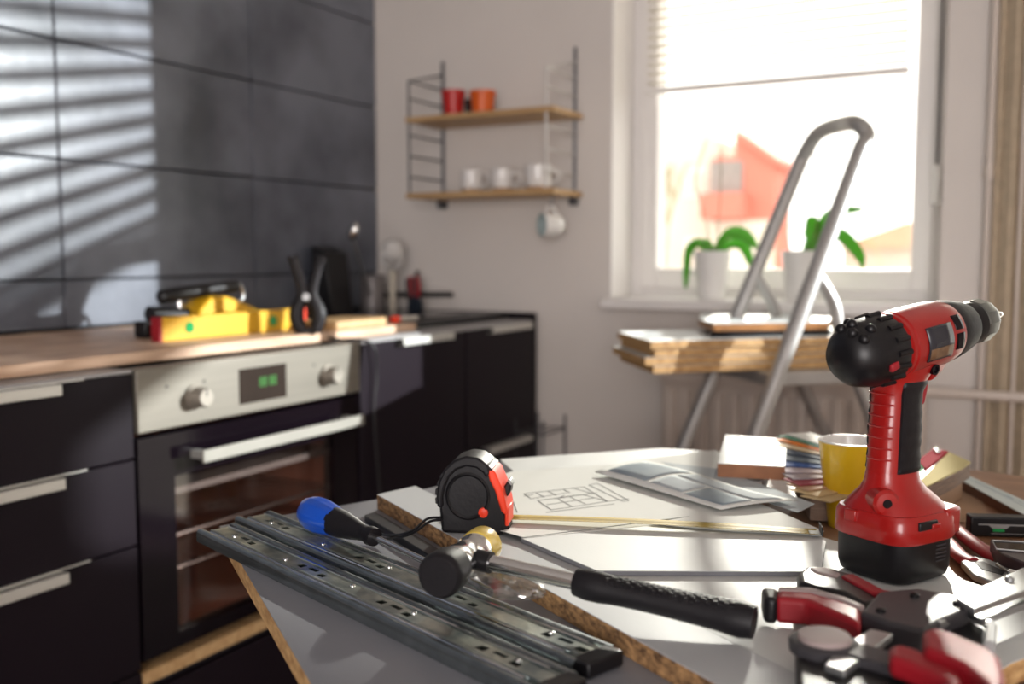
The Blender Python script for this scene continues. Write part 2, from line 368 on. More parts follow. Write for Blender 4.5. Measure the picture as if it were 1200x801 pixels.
# ================================================================= OUTSIDE
tag(structure('street_ground', box2(MBn(), (-30, 3.2, -4.2), (30, 60, -4.0)), mat('street', (0.42, 0.40, 0.36), 0.9, var=0.2, scale=0.6)), 'pale street and yard outside the window', 'ground', kind='structure')
coral = mat('coral_render', (0.70, 0.22, 0.16), 0.8, var=0.05, scale=1.5); pale = mat('cream_render', (0.74, 0.66, 0.56), 0.85, var=0.05, scale=1); recess_m = mat('recess_shade', (0.30, 0.26, 0.24), 0.4, var=0.1)
hb_ = thing('house', 'coral red house with a recessed balcony seen through the window', 'building', (-3.9, 15.0, -4))
obj('facade', prism(MBn(), [(-0.81, 0, 0), (0.16, 0, 0), (0.16, 0, 6.46), (-0.30, 0, 6.84), (-0.46, 0, 6.84), (-0.46, 0, 6.56), (-0.81, 0, 6.56)], (0, 1, 0)), coral, hb_)
obj('balcony_front', box2(MBn(), (-0.86, -0.4, 5.62), (-0.22, 0.0, 6.0)), coral, hb_)
obj('balcony_shade', box2(MBn(), (-0.83, -0.03, 6.02), (-0.32, 0.0, 6.50)), recess_m, hb_)  # dark plate stands for the shade inside the balcony recess
obj('roof', prism(MBn(), [(-0.42, -0.12, 6.97), (0.24, -0.12, 6.48), (0.24, -0.12, 6.38), (-0.42, -0.12, 6.84)], (0, 1.2, 0)), coral, hb_)
obj('white_band', box2(MBn(), (-0.84, -0.05, 4.0), (0.17, 0.0, 5.60)), pale, hb_)
h2 = thing('house', 'cream gabled house left of the coral house, seen through the window', 'building', (-5.3, 15.6, -4))
obj('facade', prism(MBn(), [(-1.6, 0, 0), (0.50, 0, 0), (0.50, 0, 6.9), (-0.25, 0, 7.45), (-1.6, 0, 7.2)], (0, 4, 0)), pale, h2)
for (x, z) in ((-0.6, 6.0), (0.15, 6.0), (-0.6, 4.9), (0.15, 4.9)):
    fo = obj('window', box2(MBn(), (x - 0.16, -0.03, z), (x + 0.16, 0.0, z + 0.45)), white_m, h2); obj('pane', box2(MBn(), (x - 0.12, -0.045, z + 0.04), (x + 0.12, -0.03, z + 0.41)), pale, fo)
h3 = thing('house', 'low pale house at the right of the window view', 'building', (-2.3, 17.0, -4))
obj('facade', box2(MBn(), (-0.8, 0, 0), (1.2, 3, 5.2)), pale, h3)
obj('roof', prism(MBn(), [(-0.9, -0.2, 5.2), (1.3, -0.2, 5.2), (0.2, -0.2, 5.6)], (0, 3.3, 0)), mat('pale_roof', (0.62, 0.42, 0.28), 0.8, var=0.1, scale=3), h3)
tr = thing('bare_tree', 'bare thin-branched tree in front of the cream house outside', 'tree', (-4.6, 12.6, -4))
b_ = MBn()
def branch(p, d, l, r, k):
    q = p + d * l; cyl(b_, p, q, r, r * 0.65, 6)
    if k == 0: return
    for _ in range(3):
        branch(q, (d + Vector((random.uniform(-.7, .7), random.uniform(-.5, .5), random.uniform(-.2, .5)))).normalized(), l * 0.66, r * 0.6, k - 1)
branch(Vector((0, 0, 3.6)), Vector((0, 0, 1)), 1.1, 0.028, 4)
obj('branches', b_, stem_m, tr); obj('trunk', cyl(MBn(), (0, 0, 0), (0, 0, 3.62), 0.06, 0.03, 10), stem_m, tr)

# ================================================================= KITCHEN UNITS
XF = -1.333
def handle(parent, y0, y1, z, name='handle'):
    b = MBn(); box2(b, (XF - 0.001, y0, z - 0.018), (XF + 0.020, y1, z - 0.0155)); box2(b, (XF + 0.0175, y0, z - 0.018), (XF + 0.020, y1, z - 0.003)); box2(b, (XF - 0.015, y0, z - 0.004), (XF + 0.020, y1, z - 0.001))
    return obj(name, b, alu_m, parent, world=True, bevel=0.0006, seg=1, label='bright aluminium lip handle')
# drawer unit left of the oven
dw = thing('drawer_cabinet', 'near-black drawer cabinet left of the oven with aluminium handles', 'cabinet', (-1.62, 0.835, 0.10))
obj('body', box2(MBn(), (XW + 0.005, 0.535, 0.10), (XF - 0.020, 1.133, 0.868)), carc_m, dw, world=True)
obj('top_panel', box2(MBn(), (XW + 0.005, 0.535, 0.868), (XF - 0.002, 1.133, 0.873)), top_panel_m, dw, world=True)
zs = [0.868, 0.724, 0.577, 0.360, 0.105]
for a, b in zip(zs, zs[1:]):
    f = obj('drawer', box2(MBn(), (XF - 0.019, 0.537, b + 0.002), (XF, 1.131, a - 0.002)), cab_m, dw, world=True, bevel=0.0012)
    handle(f, 0.69, 0.985, a)
    obj('gap_strip', box2(MBn(), (XF - 0.012, 0.537, a - 0.0015), (XF - 0.001, 1.04, a + 0.0005)), alu_m, f, world=True)
obj('plinth', box2(MBn(), (XW + 0.05, 0.54, 0.0), (XF - 0.06, 1.13, 0.10)), carc_m, dw, world=True)
# base cabinets right of the oven
def base_cab(y0, y1, label, doors, loc):
    c = thing('base_cabinet', label, 'cabinet', loc)
    obj('body', box2(MBn(), (XW + 0.005, y0, 0.10), (XF - 0.020, y1, 0.868)), carc_m, c, world=True)
    obj('top_panel', box2(MBn(), (XW + 0.005, y0, 0.868), (XF - 0.002, y1, 0.8745)), top_panel_m, c, world=True)
    for nm, z0, z1, h0, h1 in doors:
        f = obj(nm, box2(MBn(), (XF - 0.019, y0 + 0.002, z0), (XF, y1 - 0.002, z1)), cab_m, c, world=True, bevel=0.0012)
        handle(f, h0, h1, z1 + 0.004)
    obj('plinth', box2(MBn(), (XW + 0.05, y0, 0.0), (XF - 0.06, y1, 0.10)), carc_m, c, world=True)
    return c
base_cab(1.742, 2.186, 'near-black single-door base cabinet directly right of the oven', [('door', 0.106, 0.868, 1.885, 2.105)], (-1.62, 1.96, 0))
c2 = base_cab(2.192, 2.57, 'near-black narrow end cabinet in the corner with drawer and door', [('door', 0.548, 0.868, 2.30, 2.53), ('drawer', 0.106, 0.543, 2.285, 2.53)], (-1.62, 2.38, 0))
obj('side_panel', box2(MBn(), (XW + 0.005, 2.57, 0.0), (XF + 0.001, 2.586, 0.895)), cab_m, c2, world=True)
# oven
ov = thing('oven', 'built-in stainless steel oven with black glass door and two knobs', 'oven', (-1.62, 1.437, 0.38))
obj('body', box2(MBn(), (XW + 0.03, 1.14, 0.385), (XF - 0.34, 1.735, 0.868)), carc_m, ov, world=True)
obj('control_panel', box2(MBn(), (XF - 0.03, 1.137, 0.765), (XF + 0.004, 1.738, 0.873)), steel_m, ov, world=True, bevel=0.002, label='brushed steel control panel')
ds = obj('display', box2(MBn(), (XF + 0.003, 1.372, 0.784), (XF + 0.0055, 1.500, 0.850)), lcd_m, ov, world=True, label='dark display with green digits')
em = bpy.data.materials.new('green_digits'); em.use_nodes = True; pb = em.node_tree.nodes['Principled BSDF']
pb.inputs['Base Color'].default_value = (0.02, 0.2, 0.02, 1); pb.inputs['Emission Color'].default_value = (0.25, 0.8, 0.12, 1); pb.inputs['Emission Strength'].default_value = 0.10
b_ = MBn()
for k, y in enumerate((1.425, 1.436, 1.452, 1.463)):
    for (a0, a1, c0, c1) in ((0, .007, .016, .018), (0, .007, .008, .010), (0, .007, 0, .002), (0, .002, 0, .018), (.005, .007, 0, .018)):
        if k == 0 and c1 - c0 < .003: continue
        box2(b_, (XF + 0.0055, y + a0, 0.812 + c0), (XF + 0.0062, y + a1, 0.812 + c1))
obj('digits', b_, em, ds, world=True)
knob_m = mat('knob_satin', (0.30, 0.27, 0.23), 0.45, 0.5, var=0.05)
for y, l in ((1.262, 'left oven knob'), (1.628, 'right oven knob')):
    Mk = Matrix.Translation((XF + 0.004, y, 0.813)) @ Matrix.Rotation(PI / 2, 4, 'Y')
    kb = obj('knob', lathe(MBn(), [(0, 0), (0.022, 0), (0.022, 0.006), (0.0185, 0.008), (0.0175, 0.026), (0.015, 0.030), (0, 0.030)], Mk, 28), knob_m, ov, world=True)
    obj('pointer', box2(MBn(), (XF + 0.032, y - 0.0012, 0.816), (XF + 0.0345, y + 0.0012, 0.829)), dark_m, kb, world=True)
for y in (1.20, 1.285, 1.585):
    obj('symbol', box2(MBn(), (XF + 0.0038, y - 0.003, 0.836), (XF + 0.0043, y + 0.003, 0.840)), dark_m, ov, world=True)
b_ = MBn()
Y0, Y1, Z0, Z1 = 1.140, 1.735, 0.372, 0.755; wy0, wy1, wz0, wz1 = 1.218, 1.652, 0.398, 0.678
for a in (((Y0, Z0), (wy0, Z1)), ((wy1, Z0), (Y1, Z1)), ((wy0, Z0), (wy1, wz0)), ((wy0, wz1), (wy1, Z1))):
    box2(b_, (XF - 0.03, a[0][0], a[0][1]), (XF - 0.002, a[1][0], a[1][1]))
dr = obj('oven_door', b_, gloss_blk, ov, world=True)
obj('door_glass', box2(MBn(), (XF - 0.012, wy0, wz0), (XF - 0.008, wy1, wz1)), ovglass_m, dr, world=True)
b_ = MBn(); box2(b_, (XF + 0.034, 1.245, 0.700), (XF + 0.040, 1.705, 0.722)); obj('door_handle', b_, satin_m, dr, world=True, bevel=0.0015, label='flat satin steel bar handle')
for y in (1.262, 1.688): obj('handle_post', box2(MBn(), (XF - 0.002, y - 0.007, 0.704), (XF + 0.034, y + 0.007, 0.718)), alu_m, dr, world=True)
b_ = MBn(); x1, x0 = XF - 0.032, XF - 0.338   # open-fronted cavity
box2(b_, (x0, 1.16, 0.385), (x0 + 0.01, 1.715, 0.75)); box2(b_, (x0, 1.16, 0.385), (x1, 1.17, 0.75)); box2(b_, (x0, 1.705, 0.385), (x1, 1.715, 0.75)); box2(b_, (x0, 1.16, 0.385), (x1, 1.715, 0.392)); box2(b_, (x0, 1.16, 0.745), (x1, 1.715, 0.752))
obj('cavity', b_, ovin_m, ov, world=True)
for z in (0.50, 0.56):
    b_ = MBn(); cyl(b_, (x1 - 0.008, 1.172, z), (x1 - 0.008, 1.702, z), 0.0045, seg=8); cyl(b_, (x0 + 0.02, 1.172, z), (x0 + 0.02, 1.702, z), 0.003, seg=8)
    for k in range(20): cyl(b_, (x1 - 0.008, 1.185 + k * 0.0265, z), (x0 + 0.02, 1.185 + k * 0.0265, z), 0.0017, seg=6)
    obj('oven_rack', b_, chrome_m, ov, world=True)
obj('glass_reflection', box2(MBn(), (x0 + 0.02, 1.175, 0.634), (x1 - 0.008, 1.700, 0.646)), steel2_m, ov, world=True)  # steel slab added for the bright reflection across the door glass
hs = thing('oven_housing', 'open oven housing below the oven with bare wooden edge strip', 'cabinet', (-1.62, 1.437, 0))
obj('shelf_edge', box2(MBn(), (XF - 0.55, 1.137, 0.330), (XF - 0.004, 1.738, 0.352)), oak_m, hs, world=True, bevel=0.001)
obj('lower_drawer', box2(MBn(), (XF - 0.019, 1.139, 0.105), (XF, 1.736, 0.316)), cab_m, hs, world=True, bevel=0.001)
obj('body', box2(MBn(), (XW + 0.005, 1.137, 0.10), (XF - 0.021, 1.738, 0.329)), carc_m, hs, world=True)
obj('plinth', box2(MBn(), (XW + 0.05, 1.137, 0.0), (XF - 0.06, 1.738, 0.10)), carc_m, hs, world=True)
obj('back_panel', box2(MBn(), (XW + 0.005, 1.137, 0.353), (XW + 0.015, 1.738, 0.86)), carc_m, hs, world=True)
# worktop
tag(obj('worktop', box2(MBn(), (XW + 0.001, 0.25, 0.8748), (-1.392, 2.05, 0.895)), work_m, bevel=0.002), 'rough oak worktop board lying along the dark tiled wall', 'worktop')
sk = thing('sink_unit', 'black inset sink worktop in the corner with black tap', 'sink', (-1.66, 2.32, 0.875))
obj('sink_top', box2(MBn(), (XW + 0.002, 2.052, 0.8748), (-1.42, 2.568, 0.893)), dark_m, sk, world=True, bevel=0.003)
obj('basin_rim', box2(MBn(), (-1.84, 2.18, 0.893), (-1.49, 2.46, 0.897)), gloss_blk, sk, world=True, bevel=0.002)
obj('tap', tube(MBn(), smoothpath([(-1.90, 2.52, 0.89), (-1.90, 2.52, 0.925), (-1.86, 2.525, 0.940), (-1.60, 2.55, 0.945)]), 0.0075, 12), dark_m, sk, world=True)
rp = tag(obj('trim_strip', box2(MBn(), (-1.415, 1.76, 0.8748), (-1.337, 2.56, 0.8775)), top_panel_m), 'pale strip of laminate along the front of the right cabinets', 'trim')

# ================================================================= THINGS ON THE WORKTOP
lv = thing('spirit_level', 'yellow spirit level with red end cap and green vials on the worktop', 'level', (-1.515, 1.345, 0.8955), 0)
L_ = 0.425
obj('bar', box2(MBn(), (-0.011, 0.006, 0), (0.011, L_ - 0.005, 0.047)), yelp_m, lv, bevel=0.002)
obj('end_cap', box2(MBn(), (-0.0115, -0.001, 0), (0.0115, 0.007, 0.048)), redm, lv, bevel=0.001)
obj('end_cap', box2(MBn(), (-0.0115, L_ - 0.006, 0), (0.0115, L_, 0.048)), orange_m, lv, bevel=0.001)
for y in (0.075, 0.315):
    obj('vial', cyl(MBn(), (-0.0122, y, 0.024), (0.0128, y, 0.024), 0.0115), green_m, lv, label='round green vial')
yt = thing('hand_plane', 'yellow hand tool with long black grip behind the spirit level', 'tool', (-1.60, 1.545, 0.8955), 0)
b_ = MBn(); prism(b_, [(-0.03, -0.05, 0), (-0.03, 0.14, 0), (-0.03, 0.14, 0.045), (-0.03, 0.11, 0.058), (-0.03, 0.05, 0.078), (-0.03, 0.0, 0.078), (-0.03, -0.03, 0.055)], (0.06, 0, 0))
obj('body', b_, yelp_m, yt, bevel=0.005)
obj('front_block', prism(MBn(), [(0.03, 0.02, 0), (0.062, 0.04, 0), (0.062, 0.13, 0), (0.03, 0.15, 0)], (0, 0, 0.046)), yelp_m, yt, bevel=0.003)
obj('grip', tube(MBn(), smoothpath([(-0.01, -0.105, 0.080), (-0.01, -0.05, 0.086), (-0.01, 0.03, 0.092), (-0.01, 0.12, 0.098)]), [0.008] + [0.015] * 17 + [0.010], 14), dark_m, yt)
obj('grip_post', tube(MBn(), [(-0.01, -0.05, 0.01), (-0.01, -0.05, 0.095)], 0.006, 10), chrome_m, yt)
obj('grip_post', tube(MBn(), smoothpath([(-0.01, 0.07, 0.05), (-0.01, 0.135, 0.07), (-0.01, 0.125, 0.104)]), 0.004, 10), chrome_m, yt)
obj('nose', tube(MBn(), [(-0.01, -0.13, 0.048), (-0.01, -0.03, 0.04)], 0.016, 14), dark_m, yt)
obj('sole', box2(MBn(), (-0.035, -0.15, 0.0), (0.0, -0.04, 0.034)), dark_m, yt, bevel=0.004)
# spring clamp gripping the worktop edge
base = Vector((-1.402, 1.655, 0.8955))
sc = thing('spring_clamp', 'black spring clamp with tall grey-edged handles standing on the worktop edge', 'clamp', tuple(base), YAW)
def lobe(sgn, nm):
    b = MBn()
    P = [(sgn * 0.014, 0, 0.004), (sgn * 0.023, 0, 0.03), (sgn * 0.022, 0, 0.052), (sgn * 0.010, 0, 0.083), (sgn * 0.018, 0, 0.12), (sgn * 0.030, 0, 0.165)]
    sp = smoothpath(P, 6); n = len(sp); tube(b, sp, [0.0135 + 0.003 * math.sin(i / n * 6) for i in range(n)], 12)
    return obj(nm, b, rub_m, sc)
lobe(-1, 'handle'); lobe(1, 'handle')
for s in (-1, 1):
    sp = smoothpath([(s * 0.014 + 0.008, -0.011, 0.008), (s * 0.023 + 0.008, -0.011, 0.03), (s * 0.022 + 0.008, -0.011, 0.052), (s * 0.010 + 0.008, -0.009, 0.083), (s * 0.016 + 0.008, -0.009, 0.12), (s * 0.030 + 0.008, -0.009, 0.16)], 6)
    obj('edge_band', tube(MBn(), sp, 0.0032, 8), clampgrey_m, sc)
obj('pivot', cyl(MBn(), (0, -0.014, 0.078), (0, 0.014, 0.078), 0.008), steel2_m, sc)
obj('jaw_pad', box2(MBn(), (-0.018, -0.012, 0.0), (0.020, 0.012, 0.014)), rub_m, sc, bevel=0.003)
# crock with utensils, knife block, pliers
ck = thing('utensil_crock', 'ribbed grey metal crock standing in the corner by the tiled wall', 'jar', (-1.845, 2.48, 0.8935))
obj('jar', lathe(MBn(), [(0, 0), (0.034, 0), (0.036, 0.004)] + [(0.036 + (0.0015 if i % 2 else 0), 0.008 + i * 0.007) for i in range(14)] + [(0.039, 0.108), (0.036, 0.108), (0.034, 0.01), (0, 0.008)], None, 28), mat('grey_crock', (0.22, 0.20, 0.20), 0.4, 0.3, var=0.1), ck)
sp_t = thing('ladle', 'steel ladle leaning left out of the metal crock', 'utensil', (-1.845, 2.48, 0.905))
q0, q1 = Vector((0, 0, 0.01)), D(412, 275, 2.72) - Vector((-1.845, 2.48, 0.905))
q1.x = max(q1.x, -0.045)
obj('shaft', tube(MBn(), [q0, q1], 0.004, 10), steel2_m, sp_t)
b_ = MBn(); bmesh.ops.create_uvsphere(b_, u_segments=20, v_segments=12, radius=1, matrix=Matrix.Translation(q1 + Vector((0.005, 0, 0.01))) @ Matrix.Rotation(R(25), 4, 'Y') @ Matrix.Diagonal((0.016, 0.012, 0.024, 1)))
obj('bowl', b_, chrome_m, sp_t)
wk = thing('whisk', 'whisk with frosted white bulb and pale handle in the corner', 'utensil', (-1.790, 2.51, 0.8935))
obj('grip', tube(MBn(), smoothpath([(0, 0, 0.0), (0, 0, 0.05), (0, 0, 0.115), (0.0, 0, 0.125)]), [0.010] * 12 + [0.011] * 6 + [0.008], 14), mat('cream_plastic', (0.62, 0.56, 0.46), 0.4, var=0.04), wk)
b_ = MBn()
for k in range(9):
    a = k * PI / 9; pts = []
    for t in range(17):
        th = t / 16 * PI; rr = 0.034 * math.sin(th) ** 0.8 if 0 < t < 16 else 0.004; zz = 0.122 + 0.085 * (1 - math.cos(th)) / 2
        pts.append((rr * math.cos(a), rr * math.sin(a), zz))
    back = [(-x, -y, z) for x, y, z in pts[::-1]]
    tube(b_, pts, 0.0022, 6); tube(b_, back, 0.0022, 6)
bw = obj('wires', b_, whisk_m, wk)
b_ = MBn(); bmesh.ops.create_icosphere(b_, subdivisions=2, radius=1, matrix=Matrix.Translation((0.002, 0, 0.185)) @ Matrix.Diagonal((0.037, 0.034, 0.036, 1)))
obj('bulb', b_, whisk_m, wk, sharp=10)
tag(obj('knife_block', prism(MBn(), [(-1.915, 2.28, 0.8935), (-1.84, 2.28, 0.8935), (-1.86, 2.28, 1.07), (-1.915, 2.28, 1.09)], (0, 0.10, 0)), dark_m, bevel=0.004), 'black upright block against the dark tiles left of the crock', 'block')
pl = thing('side_cutters', 'red and black handled cutters standing upright beside the whisk', 'pliers', (-1.715, 2.52, 0.8935))
obj('head', prism(MBn(), [(-0.022, -0.008, 0), (0.022, -0.008, 0), (0.026, -0.008, 0.02), (0.014, -0.008, 0.045), (-0.012, -0.008, 0.045), (-0.022, -0.008, 0.02)], (0, 0.016, 0)), mat('blue_steel', (0.03, 0.04, 0.06), 0.4, 0.5, var=0.1), pl, bevel=0.002)
for s, mm in ((-1, redm), (1, redm)):
    obj('handle', tube(MBn(), smoothpath([(s * 0.008, 0, 0.04), (s * 0.014, 0, 0.07), (s * 0.012 - 0.003, 0, 0.105)]), 0.0075, 12), mm, pl, label='red outer handle grip')
    obj('handle_core', tube(MBn(), smoothpath([(s * 0.008 - 0.011, -0.002, 0.03), (s * 0.014 - 0.011, -0.002, 0.07), (s * 0.012 - 0.014, -0.002, 0.100)]), 0.0065, 12), dark_m, pl)
tag(obj('brush_handle', tube(MBn(), [(-1.76, 2.555, 0.8945), (-1.748, 2.585, 1.015)], [0.006, 0.005], 12), dark_m), 'thin black utensil handle leaning on the wall behind the whisk', 'utensil')
tag(obj('wood_offcut', prism(MBn(), [(-1.50, 1.72, 0.8955), (-1.40, 1.75, 0.8955), (-1.395, 1.93, 0.8955), (-1.44, 1.985, 0.8955), (-1.53, 1.94, 0.8955)], (0, 0, 0.020)), oak_m, bevel=0.004), 'light wooden offcut on the worktop right of the spring clamp', 'wood')
mk = thing('marker', 'red capped marker at the right end of the wooden offcut', 'pen', (-1.425, 2.01, 0.8955))
obj('cap', tube(MBn(), [(0, -0.010, 0.010), (-0.002, 0.012, 0.010)], 0.009, 14), orange_m, mk)
obj('barrel', tube(MBn(), [(-0.002, 0.012, 0.009), (-0.02, 0.12, 0.007)], 0.0065, 14), mat('pale_barrel', (0.6, 0.56, 0.5), 0.4, var=0.03), mk)
tag(obj('power_lead', tube(MBn(), smoothpath([(-1.44, 1.66, 0.897), (-1.38, 1.72, 0.880), (-1.325, 1.775, 0.868), (-1.322, 1.79, 0.80), (-1.324, 1.782, 0.70), (-1.322, 1.80, 0.50)]), 0.0028, 8), dark_m), 'thin black lead hanging down beside the oven', 'cord')

# ================================================================= WALL SHELF
sh = thing('wall_shelf', 'two-board wall shelf on dark wire ladder brackets', 'shelf', (-1.44, YW, 1.22))
def wires(y_, pts_, nm, m_, r=0.004): return obj(nm, tube(MBn(), pts_, r, 8), m_, sh, world=True)
for X0, m_ in ((-1.672, wire_m), (-1.226, wire_m)):
    obj('rear_post', tube(MBn(), [(X0, 2.618, 1.215), (X0, 2.618, 1.650)], 0.005, 8), wire_m, sh, world=True)
    obj('front_post', tube(MBn(), [(X0, 2.435, 1.235), (X0, 2.435, 1.565), (X0, 2.618, 1.610)], 0.0035, 8), wirew_m if X0 > -1.4 else wire_m, sh, world=True)
    for z in (1.290, 1.350, 1.410, 1.515, 1.565):
        obj('rung', tube(MBn(), [(X0, 2.435, z), (X0, 2.618, z)], 0.003, 8), wirew_m if X0 > -1.4 else wire_m, sh, world=True)
    obj('foot_clip', box2(MBn(), (X0 - 0.008, 2.595, 1.205), (X0 + 0.008, 2.629, 1.228)), wire_m, sh, world=True)
obj('board', box2(MBn(), (-1.684, 2.43, 1.447), (-1.200, 2.617, 1.462)), oak_m, sh, world=True, bevel=0.002)
obj('board', box2(MBn(), (-1.684, 2.43, 1.228), (-1.200, 2.617, 1.243)), oak_m, sh, world=True, bevel=0.002)
def pot(name, label, x, y, z, r0, r1, h, m_, grp=None, rim=True):
    p = thing(name, label, 'pot', (x, y, z), 0, grp)
    pr = [(0, 0), (r0, 0), (r1 * 0.98, h * 0.8)] + ([(r1 * 1.05, h * 0.8), (r1 * 1.07, h)] if rim else [(r1, h)]) + [(r1 * 0.95, h), (r0 * 0.9, h * 0.3), (0, h * 0.3)]
    obj('vessel', lathe(MBn(), pr, None, 32), m_, p); return p
pot('flower_pot', 'red ceramic pot, left on the upper shelf board', -1.560, 2.50, 1.4623, 0.026, 0.033, 0.075, potr_m)
pot('flower_pot', 'orange ceramic pot, right on the upper shelf board', -1.462, 2.50, 1.4623, 0.030, 0.036, 0.066, poto_m)
tag(obj('cup', lathe(MBn(), [(0, 0), (0.018, 0), (0.021, 0.055), (0.019, 0.055), (0.016, 0.005), (0, 0.005)], Matrix.Translation((-1.528, 2.55, 1.4623)), 24), dark_m), 'small dark cup between the red and orange pots', 'cup')
def mug(label, loc, rz, r=0.034, h=0.062, base=True):
    p = thing('mug', label, 'mug', loc, rz, 'white mugs of the wall shelf')
    obj('cup_body', lathe(MBn(), [(0, 0), (r * 0.8, 0), (r * 0.97, h * 0.2), (r, h * 0.6), (r, h), (r - 0.003, h), (r - 0.004, h * 0.3), (0, 0.006)], None, 32), cer_m, p)
    obj('handle', tube(MBn(), smoothpath([(r * 0.95, 0, h * 0.82), (r + 0.016, 0, h * 0.78), (r + 0.020, 0, h * 0.5), (r * 0.9, 0, h * 0.2)]), 0.0038, 10), cer_m, p)
    if base: obj('coaster', lathe(MBn(), [(0, -0.001), (r * 0.92, -0.001), (r * 0.92, 0.010), (0, 0.010)], None, 24), kraft_m, p, label='brown base band')
    return p
mug('white mug at the left end of the lower shelf board', (-1.500, 2.50, 1.2443), R(10), 0.032)
mug('white mug in the middle of the lower shelf board', (-1.398, 2.50, 1.2443), R(20), 0.032)
mug('larger white mug at the right of the lower shelf board, handle right', (-1.283, 2.50, 1.2443), R(20), 0.038, 0.068)
# hanging mug on a hook
tag(obj('hook', tube(MBn(), smoothpath([(-1.238, 2.50, 1.2275), (-1.238, 2.50, 1.205), (-1.238, 2.492, 1.197), (-1.238, 2.484, 1.205)]), 0.0022, 8), wire_m), 'small metal hook under the right end of the lower shelf board', 'hook')
zx = Vector((0.06, -0.05, 1)).normalized(); zz_ = Vector((-0.62, -0.78, -0.12)); zz_ = (zz_ - zx * zz_.dot(zx)).normalized(); zy = zz_.cross(zx)
Mh = Matrix((zx, zy, zz_)).transposed().to_4x4(); Mh.translation = Vector((-1.238, 2.492, 1.195)) - zx * 0.048 - zz_ * 0.034
hm = thing('mug', 'white mug hanging by its handle from a hook under the shelf', 'mug', M=Mh, group='white mugs of the wall shelf')
obj('cup_body', lathe(MBn(), [(0, 0), (0.020, 0), (0.029, 0.012), (0.033, 0.034), (0.033, 0.062)], None, 32), cer_m, hm)
obj('glazed_inside', lathe(MBn(), [(0.033, 0.062), (0.030, 0.062), (0.029, 0.034), (0.02, 0.008), (0, 0.006)], None, 32), cerin_m, hm, label='grey-green glazed inside')
obj('handle', tube(MBn(), smoothpath([(0.031, 0, 0.050), (0.046, 0, 0.048), (0.050, 0, 0.033), (0.027, 0, 0.012)]), 0.0038, 10), cer_m, hm)
# wire rack by the end cabinet
wr = thing('wire_rack', 'small grey wire rack on the floor between end cabinet and window wall', 'rack', (-1.29, 2.53, 0))
for z in (0.10, 0.34, 0.56):
    b_ = MBn(); tube(b_, [(-0.045, -0.07, z), (0.045, -0.07, z), (0.045, 0.07, z), (-0.045, 0.07, z)], 0.003, 8, closed=True)
    for k in range(4): tube(b_, [(-0.045 + 0.03 * k, -0.07, z), (-0.045 + 0.03 * k, 0.07, z)], 0.0015, 6)
    obj('wire_shelf', b_, wire_m, wr)
for x in (-0.045, 0.045):
    for y in (-0.07, 0.07): obj('post', tube(MBn(), [(x, y, 0), (x, y, 0.60)], 0.0035, 8), wire_m, wr)

# ================================================================= WINDOW SILL PLANTS
def strap(parent, pts, wd, m_=None):
    """one arching orchid leaf"""
    sp = smoothpath(pts, 5); n = len(sp); b = MBn(); rows = []
    for i, p in enumerate(sp):
        d = (sp[min(i + 1, n - 1)] - sp[max(i - 1, 0)]).normalized(); u = d.cross(Vector((0.15, 1, 0.1))).normalized()
        u = d.cross(Vector((0, 0, 1))).normalized() if abs(d.z) < 0.95 else Vector((0, 1, 0))
        u = (u * 0.6 + Vector((0, 0, 1)).cross(d) * 0.0 + d.cross(Vector((0, -1, 0))) * 0.7).normalized()
        ww = wd * 1.45 * math.sin(min(1, (i + 0.7) / n * 1.02) * PI) ** 0.6
        rows.append([b.verts.new(p - u * ww), b.verts.new(p + Vector((0, 0, -ww * 0.25))), b.verts.new(p + u * ww)])
    for r0, r1 in zip(rows, rows[1:]):
        for k in range(2): b.faces.new((r0[k], r0[k + 1], r1[k + 1], r1[k]))
    o = obj('leaf', b, m_ or leaft_m, parent, sharp=180); s = o.modifiers.new('thick', 'SOLIDIFY'); s.thickness = 0.0015; return o
def orchid(label, x, leaves, twigs, h=0.132, r=0.052):
    p = thing('potted_orchid', label, 'plant', (x, 2.665, 0.9425), 0, 'orchids on the window sill')
    obj('pot', lathe(MBn(), [(0, 0), (r * 0.70, 0), (r * 0.98, h * 0.97), (r, h), (r * 0.93, h), (r * 0.9, h - 0.012), (0, h - 0.012)], None, 40), cer_m, p)
    obj('bark', lathe(MBn(), [(r * 0.9, h - 0.0135), (r * 0.4, h - 0.006), (0, h - 0.003)], None, 20), soil_m, p)
    for l in leaves: strap(p, [(a, b, h + c) for a, b, c in l[0]], l[1])
    for t in twigs: obj('stem', tube(MBn(), smoothpath([(a, b, h + c) for a, b, c in t]), 0.0016, 6), stem_m, p)
    return p
orchid('white-potted orchid on the left of the window sill, leaves arching both ways', -0.832,
       [([(0, 0, -0.01), (-0.035, -0.01, 0.022), (-0.062, -0.015, 0.0), (-0.068, -0.015, -0.06), (-0.070, -0.015, -0.105)], 0.014),
        ([(0, 0, -0.01), (0.04, 0, 0.045), (0.085, 0, 0.045), (0.125, 0, 0.005)], 0.015),
        ([(0, 0, -0.01), (0.05, 0.01, 0.02), (0.085, 0.01, 0.012), (0.11, 0.01, -0.05)], 0.013),
        ([(0, 0, -0.01), (-0.02, 0, 0.02), (-0.055, 0.01, 0.02)], 0.012)],
       [[(0, 0, 0), (-0.03, 0, 0.12), (-0.05, 0, 0.2), (-0.02, 0, 0.3)], [(0.01, 0, 0), (0.02, 0, 0.15), (0.012, 0.02, 0.27)]])
